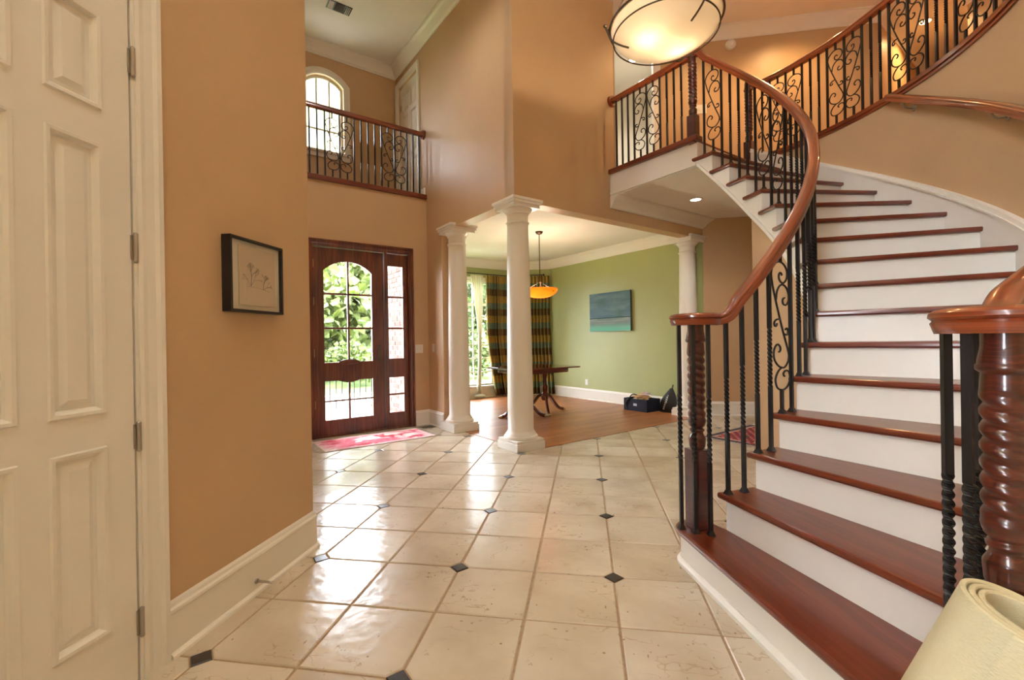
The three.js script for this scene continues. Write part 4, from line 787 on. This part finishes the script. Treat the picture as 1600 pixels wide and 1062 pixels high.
// ------------------------------------------------------------------ dining table
{
  const o = thing('dining_table', 'polished mahogany pedestal dining table with curved splayed feet', 'table', AB(4.55, 5.72), FACE.a);
  const round = (w, d, r) => { const s = new THREE.Shape(); s.moveTo(-w + r, -d); s.lineTo(w - r, -d); s.quadraticCurveTo(w, -d, w, -d + r); s.lineTo(w, d - r); s.quadraticCurveTo(w, d, w - r, d); s.lineTo(-w + r, d); s.quadraticCurveTo(-w, d, -w, d - r); s.lineTo(-w, -d + r); s.quadraticCurveTo(-w, -d, -w + r, -d); return s; };
  const topG = (w, d, r, t, b) => metric(new THREE.ExtrudeGeometry(round(w, d, r), { depth: t - 2 * b, bevelEnabled: true, bevelSize: b, bevelThickness: b, bevelOffset: -b, bevelSegments: 3, curveSegments: 10 }).rotateX(-PI / 2).translate(0, b, 0));
  mesh('top', topG(0.6, 0.52, 0.1, 0.022, 0.007).translate(0, 0.742, 0), M.mahogany, o);
  mesh('apron', topG(0.46, 0.4, 0.12, 0.07, 0.004).translate(0, 0.672, 0), M.mahogany, o);
  for (const x of [-0.24, 0.24]) {
    const p = new THREE.Group(); p.name = 'pedestal'; p.position.x = x; o.add(p);
    mesh('column', toCreasedNormals(lathe([[0.001, 0.2], [0.045, 0.2], [0.06, 0.23], [0.06, 0.3], [0.04, 0.33], [0.052, 0.38], [0.055, 0.42], [0.035, 0.47], [0.032, 0.56], [0.045, 0.6], [0.05, 0.64], [0.07, 0.672]], 28), 0.6), M.mahogany, p);
    for (let k = 0; k < 3; k++) {
      const a = (x > 0 ? 0 : PI) + (k - 1) * 2 * PI / 3, P = (r, y) => [r * Math.cos(a), y, r * Math.sin(a)];
      const pts = new THREE.CatmullRomCurve3([P(0.03, 0.29), P(0.1, 0.27), P(0.2, 0.15), P(0.31, 0.045), P(0.4, 0.02)].map((q) => new THREE.Vector3(...q))).getPoints(22);
      mesh('leg', rail3(pts, [[-0.02, -0.024], [0.02, -0.024], [0.022, 0], [0.014, 0.022], [-0.014, 0.022], [-0.022, 0]]), M.mahogany, p);
      mesh('foot', toCreasedNormals(new THREE.SphereGeometry(0.026, 14, 10).scale(1.5, 0.75, 1).rotateY(-a).translate(...P(0.405, 0.02)), 1), M.brass, p);
    }
  }
}

// ------------------------------------------------------------------ things left on the floor
{ // canvas storage box
  const [u, v] = AB(6.13, 4.83), o = thing('storage_box', 'navy fabric storage box holding crumpled paper by the green wall', 'box', [u, v], FACE.minus_b);
  const navy = std({ map: mottle([26, 32, 52], 0.3, 41, 0.3), roughness: 0.85, bumpMap: gray(128, 128, (x, y) => 0.5 + 0.5 * Math.sin(x * 200) * Math.sin(y * 200), 0.2), bumpScale: 0.0006 });
  const W = 0.235, D = 0.17, H = 0.2, t = 0.012;
  mesh('body', join([bx(-W, W, 0, 0.012, -D, D), bx(-W, -W + t, 0, H, -D, D, 0.004), bx(W - t, W, 0, H, -D, D, 0.004), bx(-W, W, 0, H, D - t, D, 0.004), bx(-W, W, 0, H, -D, -D + t, 0.004)]), navy, o);
  mesh('label_patch', bx(-0.035, 0.035, 0.085, 0.125, D, D + 0.003, 0.001), std({ color: rgb(0.55, 0.58, 0.66), roughness: 0.6 }), o);
  mesh('strap', tube([[-0.16, 0.02, D + 0.004], [-0.19, 0.12, D + 0.012], [-0.12, 0.2, D + 0.01], [-0.06, 0.27, D - 0.02], [-0.02, 0.24, 0.05]], 0.009, 24, 6), M.black, o);
  const paper = (name, label, x, y, z, sx, sy, sz, col, s) => {
    const g = new THREE.IcosahedronGeometry(1, 4), p = g.attributes.position, q = new THREE.Vector3();
    for (let i = 0; i < p.count; i++) { q.fromBufferAttribute(p, i); const k = 0.72 + 0.5 * Math.abs(Math.sin(q.x * 3.1 + s) * Math.cos(q.y * 3.7 + s * 2) * 1.2 + 0.4 * Math.sin(q.z * 6 + q.x * 4)); q.multiplyScalar(k); p.setXYZ(i, q.x * sx, q.y * sy, q.z * sz); }
    g.computeVertexNormals(); const m = mesh(name, toCreasedNormals(g, 0.25), std({ map: mottle(col, 0.15, 51 + s, 0.2), roughness: 0.8 }));
    const w = new THREE.Vector3(x, y, z).applyAxisAngle(new THREE.Vector3(0, 1, 0), FACE.minus_b); m.position.set(u + w.x, w.y, -v + w.z); m.rotation.y = FACE.minus_b; scene.add(m); return tag(m, label, 'paper');
  };
  paper('crumpled_paper', 'crumpled brown paper bulging out of the navy box', 0.03, 0.215, 0.03, 0.13, 0.06, 0.1, [206, 170, 124], 1);
  paper('crumpled_tissue', 'pale pinkish tissue on top of the brown paper in the navy box', 0.08, 0.275, 0.0, 0.075, 0.03, 0.06, [222, 206, 202], 2);
}
{ // long black bag with pale print
  const o = thing('racket_bag', 'black tapering bag with pale lettering leaning on the green wall', 'bag', AB(6.27, 4.44), FACE.minus_b);
  const g = grid(24, 20, (i, j) => { const a = i * 2 * PI, y = j, w = (0.115 + 0.05 * Math.sin(y * 2.4 + 0.3)) * (1 - Math.pow(y, 2.2) * 0.82), d = (0.05 + 0.02 * Math.sin(y * 3)) * (1 - Math.pow(y, 3) * 0.7); return [w * Math.cos(a) + 0.05 * y, 0.38 * y, d * Math.sin(a) - 0.07 * y + 0.02]; });
  mesh('body', g, std({ map: mottle([18, 18, 20], 0.3, 61, 0.3), roughness: 0.55 }), o);
  mesh('base', new THREE.CylinderGeometry(0.118, 0.112, 0.012, 24).scale(1, 1, 0.55).translate(0, 0.006, 0.02), M.black, o);
  mesh('loop', tube([[0.05, 0.37, -0.05], [0.065, 0.42, -0.055], [0.075, 0.44, -0.055], [0.075, 0.4, -0.055], [0.06, 0.37, -0.05]], 0.006, 20, 6), M.black, o);
  const pale = std({ color: rgb(0.62, 0.62, 0.6), roughness: 0.6 });
  // worn print, two columns of strokes too blurred to read
  for (let k = 0; k < 7; k++) mesh('print', bx(-0.012, 0.012, -0.009, 0.009, 0, 0.002).rotateZ(0.2 * (k % 3) - 0.25).translate(-0.01 + k * 0.006, 0.06 + k * 0.03, 0.083 - k * 0.0065), pale, o);
  for (let k = 0; k < 4; k++) mesh('print', bx(-0.006, 0.006, -0.014, 0.014, 0, 0.002).rotateZ(-0.2).translate(0.036 + k * 0.002, 0.17 + k * 0.032, 0.069 - k * 0.011), pale, o);
  const b = thing('spray_bottle', 'slim pale bottle standing behind the black bag', 'bottle', AB(6.36, 4.27), 0, 0);
  mesh('body', lathe([[0.001, 0], [0.035, 0], [0.035, 0.36], [0.028, 0.42], [0.014, 0.47], [0.012, 0.53], [0.001, 0.53]], 20), std({ color: rgb(0.68, 0.66, 0.36), roughness: 0.4 }), b); mesh('cap', new THREE.CylinderGeometry(0.011, 0.013, 0.06, 14).translate(0, 0.55, 0), M.plastic, b);
}
// ------------------------------------------------------------------ rugs
function rug(name, label, uv, turn, w, d, map, fringeMat, fringeAlongX) {
  const o = thing(name, label, 'rug', uv, turn, 0.001);
  const g = grid(40, 16, (i, j) => [(i - 0.5) * w, 0.008 + 0.0025 * Math.sin(i * 17 + j * 4) * Math.sin(j * 9), (j - 0.5) * d]);
  mesh('pile', join([g, bx(-w / 2, w / 2, 0, 0.006, -d / 2, d / 2)]), std({ map, roughness: 0.95 }), o);
  const strands = []; for (const s of [-1, 1]) for (let k = 0; k < 46; k++) { const z = (k / 45 - 0.5) * d, x = s * w / 2; strands.push(tube([[x, 0.006, z], [x + s * 0.03, 0.007, z + range(-0.012, 0.012)], [x + s * range(0.06, 0.095), 0.004, z + range(-0.03, 0.03)]], 0.0032, 6, 4)); }
  const f = mesh('fringe', join(strands), fringeMat, o); f.userData.kind = 'stuff';
  return o;
}
const fringe = std({ color: rgb(0.62, 0.57, 0.5), roughness: 0.95 });
const pink = tex(512, 256, (x, y) => { const n = fbm(x, y, 4, 3, 1101, 4), m = fbm(x, y, 7, 5, 1131, 3), e = Math.min(x, 1 - x, (y) * 0.5, (1 - y) * 0.5); let c = mix3([226, 204, 198], [206, 84, 104], clamp((n - 0.42) * 5) * clamp(e * 12)); c = mix3(c, [176, 22, 44], clamp((m - 0.58) * 9) * clamp(e * 14)); return mix3(c, [232, 214, 204], clamp((fbm(x, y, 30, 20, 1151, 2) - 0.6) * 4) * 0.5); });
rug('door_rug', 'faded pink and red fringed runner in front of the front door', AB(1.9, 5.52), FACE.a, 1.32, 0.62, pink, fringe);
const oriental = tex(512, 256, (x, y) => { const e = Math.min(x * 1.6, (1 - x) * 1.6, y, 1 - y); let c = [150, 36, 48]; if (e < 0.1) c = [62, 54, 70]; else if (e < 0.16) c = [190, 160, 140]; const m = Math.sin(x * 60) * Math.sin(y * 40); if (e > 0.16 && m > 0.5) c = [58, 40, 62]; if (e > 0.16 && m < -0.6) c = [196, 150, 130]; const n = fbm(x, y, 30, 20, 1171, 2) - 0.5; return c.map((k) => clamp(k / 255 * (1 + n * 0.5)) * 255); });
rug('hall_rug', 'red patterned oriental rug in the hall behind the stair balusters', AB(5.57, 2.745), FACE.a, 1.15, 0.62, oriental, fringe);

// ------------------------------------------------------------------ rolled mat leaning at the near right
{
  const toUV = (x, z) => [0.9874 * x - 0.158 * z, 0.158 * x + 0.9874 * z];           // metres right of and in front of the viewer
  const [u1, v1] = toUV(0.775, 0.68), [u0, v0] = toUV(0.575, 0.875), top = new THREE.Vector3(u1, 0.765, -v1), bot = new THREE.Vector3(u0, 0.03, -v0);
  const axis = top.clone().sub(bot), L = axis.length(); axis.normalize();
  const o = thing('rolled_mat', 'cream textured mat rolled up and leaning at the bottom right corner', 'mat', [0, 0]); o.position.copy(bot); o.quaternion.setFromUnitVectors(new THREE.Vector3(0, 1, 0), axis);
  const foam = std({ map: mottle([206, 196, 160], 0.08, 71, 0.3), roughness: 0.75, bumpMap: gray(256, 256, (x, y) => 0.5 + 0.5 * fbm(x, y, 60, 90, 73, 2), 0.12), bumpScale: 0.0016 });
  const turns = 3.3, n = 190, th = 0.0085, r = (s) => 0.05 + (0.088 - 0.05) * s, pos = [], uv = [], idx = [];
  for (let i = 0; i <= n; i++) { const s = i / n, a = s * turns * 2 * PI + 0.6; for (const [q, y] of [[-th / 2, 0], [th / 2, 0], [th / 2, L - 0.002], [th / 2 - 0.002, L], [-th / 2 + 0.002, L], [-th / 2, L - 0.002]]) { const R = r(s) + q; pos.push(R * Math.cos(a), y, R * Math.sin(a)); uv.push(s * turns * 0.38, y + q); } }
  for (let i = 0; i < n; i++) for (let k = 0; k < 6; k++) { const l = (k + 1) % 6, a = i * 6 + k, b = i * 6 + l; idx.push(a, b, b + 6, a, b + 6, a + 6); }
  const g = new THREE.BufferGeometry(); g.setAttribute('position', new THREE.Float32BufferAttribute(pos, 3)); g.setAttribute('uv', new THREE.Float32BufferAttribute(uv, 2)); g.setIndex(idx);
  mesh('sheet', toCreasedNormals(g, 0.6), foam, o);
}

// ------------------------------------------------------------------ outdoors, seen through the glass
const grass = std({ map: tex(512, 512, (x, y) => { const n = fbm(x, y, 8, 8, 1201, 5), f = fbm(x, y, 80, 80, 1221, 2); return mix3(mix3([84, 112, 46], [112, 134, 62], n), [58, 84, 34], clamp((f - 0.5) * 2)); }, true, 3), roughness: 0.95 });
const concrete = std({ map: mottle([186, 180, 168], 0.2, 81, 1.4), roughness: 0.9 });
{
  const lawn = tag(mesh('lawn', prism([[-80, -40], [70, -40], [70, 90], [-80, 90]], -0.9, -0.32), grass), 'sunny green lawn outside the front windows', 'lawn'); lawn.userData.kind = 'stuff'; scene.add(lawn);
  struct('floor_porch', prism([AB(0.4, 6.24), AB(2.87, 6.24), AB(2.87, 9.0), AB(0.4, 9.0)], -0.4, -0.03), concrete);
  struct('floor_path', prism([AB(0.2, 9.0), AB(2.4, 9.0), AB(2.4, 11), AB(0.2, 11)], -0.4, -0.29), concrete);
  struct('floor_bounce_driveway', prism([AB(-12, 10.8), AB(14, 10.8), AB(14, 13.6), AB(-12, 13.6)], -0.4, -0.295), concrete);  // mostly out of view, widened to bounce daylight up to the ceilings
  struct('floor_unseen_patio', prism([[-9, -7], [-1.85, -7], [-1.85, 2.2], [-9, 2.2]], -0.4, -0.25), concrete);  // unseen paving, placed to bounce daylight through the left windows
  // brick side wall of the porch, laid brick by brick
  const w = struct('wall_porch', null, null, AB(PA, 0), FACE.minus_b);
  mesh('mortar', bx(-8.1, -6.24, -0.3, 3.0, -0.01, 0.008), std({ color: rgb(0.24, 0.22, 0.2), roughness: 0.95 }), w);
  const bricks = [[98, 64, 58], [110, 78, 70], [88, 56, 50], [120, 92, 84]].map((c, i) => std({ map: mottle(c, 0.4, 91 + i, 0.25), roughness: 0.9 })), full = bx(0, 0.205, 0, 0.068, 0, 0.022, 0.004), half = bx(0, 0.098, 0, 0.068, 0, 0.022, 0.004);
  for (let r = 0, y = 0.02; y < 2.35; y += 0.08, r++) for (let k = 0; k < 9; k++) {
    const odd = r % 2, x = -8.1 + k * 0.215 - (odd ? 0.1075 : 0), cutLeft = odd && k === 0;
    const o = mesh('brick', cutLeft ? half : full, bricks[Math.floor(rnd() * 4)], w); o.position.set(cutLeft ? -8.1 : x, y, range(-0.0015, 0.0015));
  }
  const rl = thing('porch_railing', 'black iron railing of the porch seen through the lower door panes', 'railing', AB(2.15, 8.7), FACE.a, -0.3);
  mesh('top_rail', bx(0, 2.0, 0.92, 0.95, -0.02, 0.02), M.iron, rl); mesh('bottom_rail', bx(0, 2.0, 0.08, 0.1, -0.015, 0.015), M.iron, rl);
  for (let i = 0; i < 19; i++) mesh('baluster', bx(i * 0.11, i * 0.11 + 0.016, 0, 0.93, -0.008, 0.008), M.iron, rl);
}
const leafG = (() => { const g = new THREE.BufferGeometry(); g.setAttribute('position', new THREE.Float32BufferAttribute([0, 0, 0, 0.5, 0.12, 0.28, 0, 0.06, 1, 0, 0, 0, 0, 0.06, 1, -0.5, 0.1, 0.45], 3)); g.computeVertexNormals(); return g; })();
const leafM = phys({ color: 0xffffff, roughness: 0.7, side: THREE.DoubleSide, transmission: 0.3, thickness: 0 });
const bark = std({ map: tex(128, 256, (x, y) => { const n = fbm(x, y, 14, 5, 1301, 4); return mix3([70, 56, 44], [120, 102, 84], n); }), roughness: 0.95 });
function tree(name, label, [u, v], H, R, n, col, spread = 0.62, leaf = 0.34, category = 'tree', group = 'trees beyond the lawn') {
  const o = thing(name, label, category, [u, v], rnd() * 6, -0.318, group), tips = [];
  if (category === 'tree') {
    const parts = [tube([[0, 0.03, 0], [0, 0.4, 0], [0.1, H * 0.3, 0.05], [0.05, H * 0.62, -0.1], [0.1, H * 0.88, 0]], 0.011 * H, 14, 8)];
    for (let k = 0; k < 9; k++) { const a = k * 2.4, y = H * range(0.3, 0.65), r = R * range(0.5, 0.85), tip = [r * Math.cos(a), y + H * range(0.1, 0.25), r * Math.sin(a)]; tips.push(tip); parts.push(tube([[0.08, y, 0], [r * 0.5 * Math.cos(a), y + H * 0.07, r * 0.5 * Math.sin(a)], tip], 0.006 * H, 8, 6)); }
    mesh('trunk', join(parts), bark, o);
  }
  const inst = new THREE.InstancedMesh(leafG, leafM, n), q = new THREE.Object3D(), c = new THREE.Color();
  const clumps = Array.from({ length: 26 }, (_, i) => { const a = rnd() * 2 * PI, z = Math.acos(1 - 2 * rnd()), k = 0.45 + 0.5 * rnd(); return [R * k * Math.sin(z) * Math.cos(a), H * spread + R * 0.9 * k * Math.cos(z) * (H / R) * 0.36, R * k * Math.sin(z) * Math.sin(a), R * range(0.2, 0.42)]; });
  for (let i = 0; i < n; i++) {
    const [x, y, z, s] = clumps[i % clumps.length], a = rnd() * 2 * PI, b = Math.acos(1 - 2 * rnd()), k = s * Math.cbrt(rnd());
    q.position.set(x + k * Math.sin(b) * Math.cos(a), Math.max(0.05, y + k * Math.cos(b)), z + k * Math.sin(b) * Math.sin(a)); q.rotation.set(rnd() * 6, rnd() * 6, rnd() * 6); q.scale.setScalar(leaf * range(0.7, 1.3)); q.updateMatrix(); inst.setMatrixAt(i, q.matrix);
    const t = rnd(); inst.setColorAt(i, c.setRGB(col[0] * (0.7 + 0.6 * t), col[1] * (0.75 + 0.5 * t), col[2] * (0.7 + 0.6 * rnd())));
  }
  inst.name = 'foliage'; inst.castShadow = inst.receiveShadow = true; inst.userData.kind = 'stuff'; o.add(inst);
}
tree('leafy_tree', 'large yellow-green tree straight beyond the front door', AB(6.4, 20.5), 6.6, 4.6, 14000, [0.091, 0.123, 0.016], 0.44, 0.36);
tree('leafy_tree', 'darker green tree beyond the upper right door panes', AB(10.2, 27), 8, 4.8, 10000, [0.049, 0.081, 0.018], 0.48, 0.36);
tree('leafy_tree', 'slender tree whose thin twigs show in the arched upstairs window', AB(4.95, 13.6), 11.5, 2.6, 420, [0.054, 0.081, 0.027], 0.74, 0.17);
tree('leafy_tree', 'broad green tree beyond the dining room window', AB(14.2, 25), 9, 4.4, 11000, [0.070, 0.107, 0.022], 0.44, 0.36);
tree('leafy_tree', 'pale green tree far right of the dining window view', AB(20.5, 27), 10, 4.4, 5000, [0.070, 0.107, 0.027], 0.48, 0.28);
tree('leafy_tree', 'tree left of the front door view', AB(2.6, 25), 7.2, 4.6, 10000, [0.065, 0.102, 0.018], 0.44, 0.36);
for (const [a, b, r, label] of [[4.6, 15.5, 1.1, 'round bright shrub low in the middle door panes'], [7.4, 15, 1.3, 'round shrub behind the porch railing'], [10, 15.5, 1.2, 'round shrub below the dining room window'], [13, 18, 1.5, 'wide shrub at the right of the dining room window'], [3.0, 18, 1.6, 'rounded shrub left of the path on the lawn'], [16.5, 24, 2.0, 'hedge shrub far behind the bay window']])
  tree('garden_shrub', label, AB(a, b), r * 1.7, r, 2200, [0.091, 0.130, 0.024], 0.45, 0.16, 'shrub', 'shrubs on the lawn');

scene.traverse((o) => { if (o.isMesh) { o.castShadow = true; o.receiveShadow = true; } });
renderer.render(scene, camera);
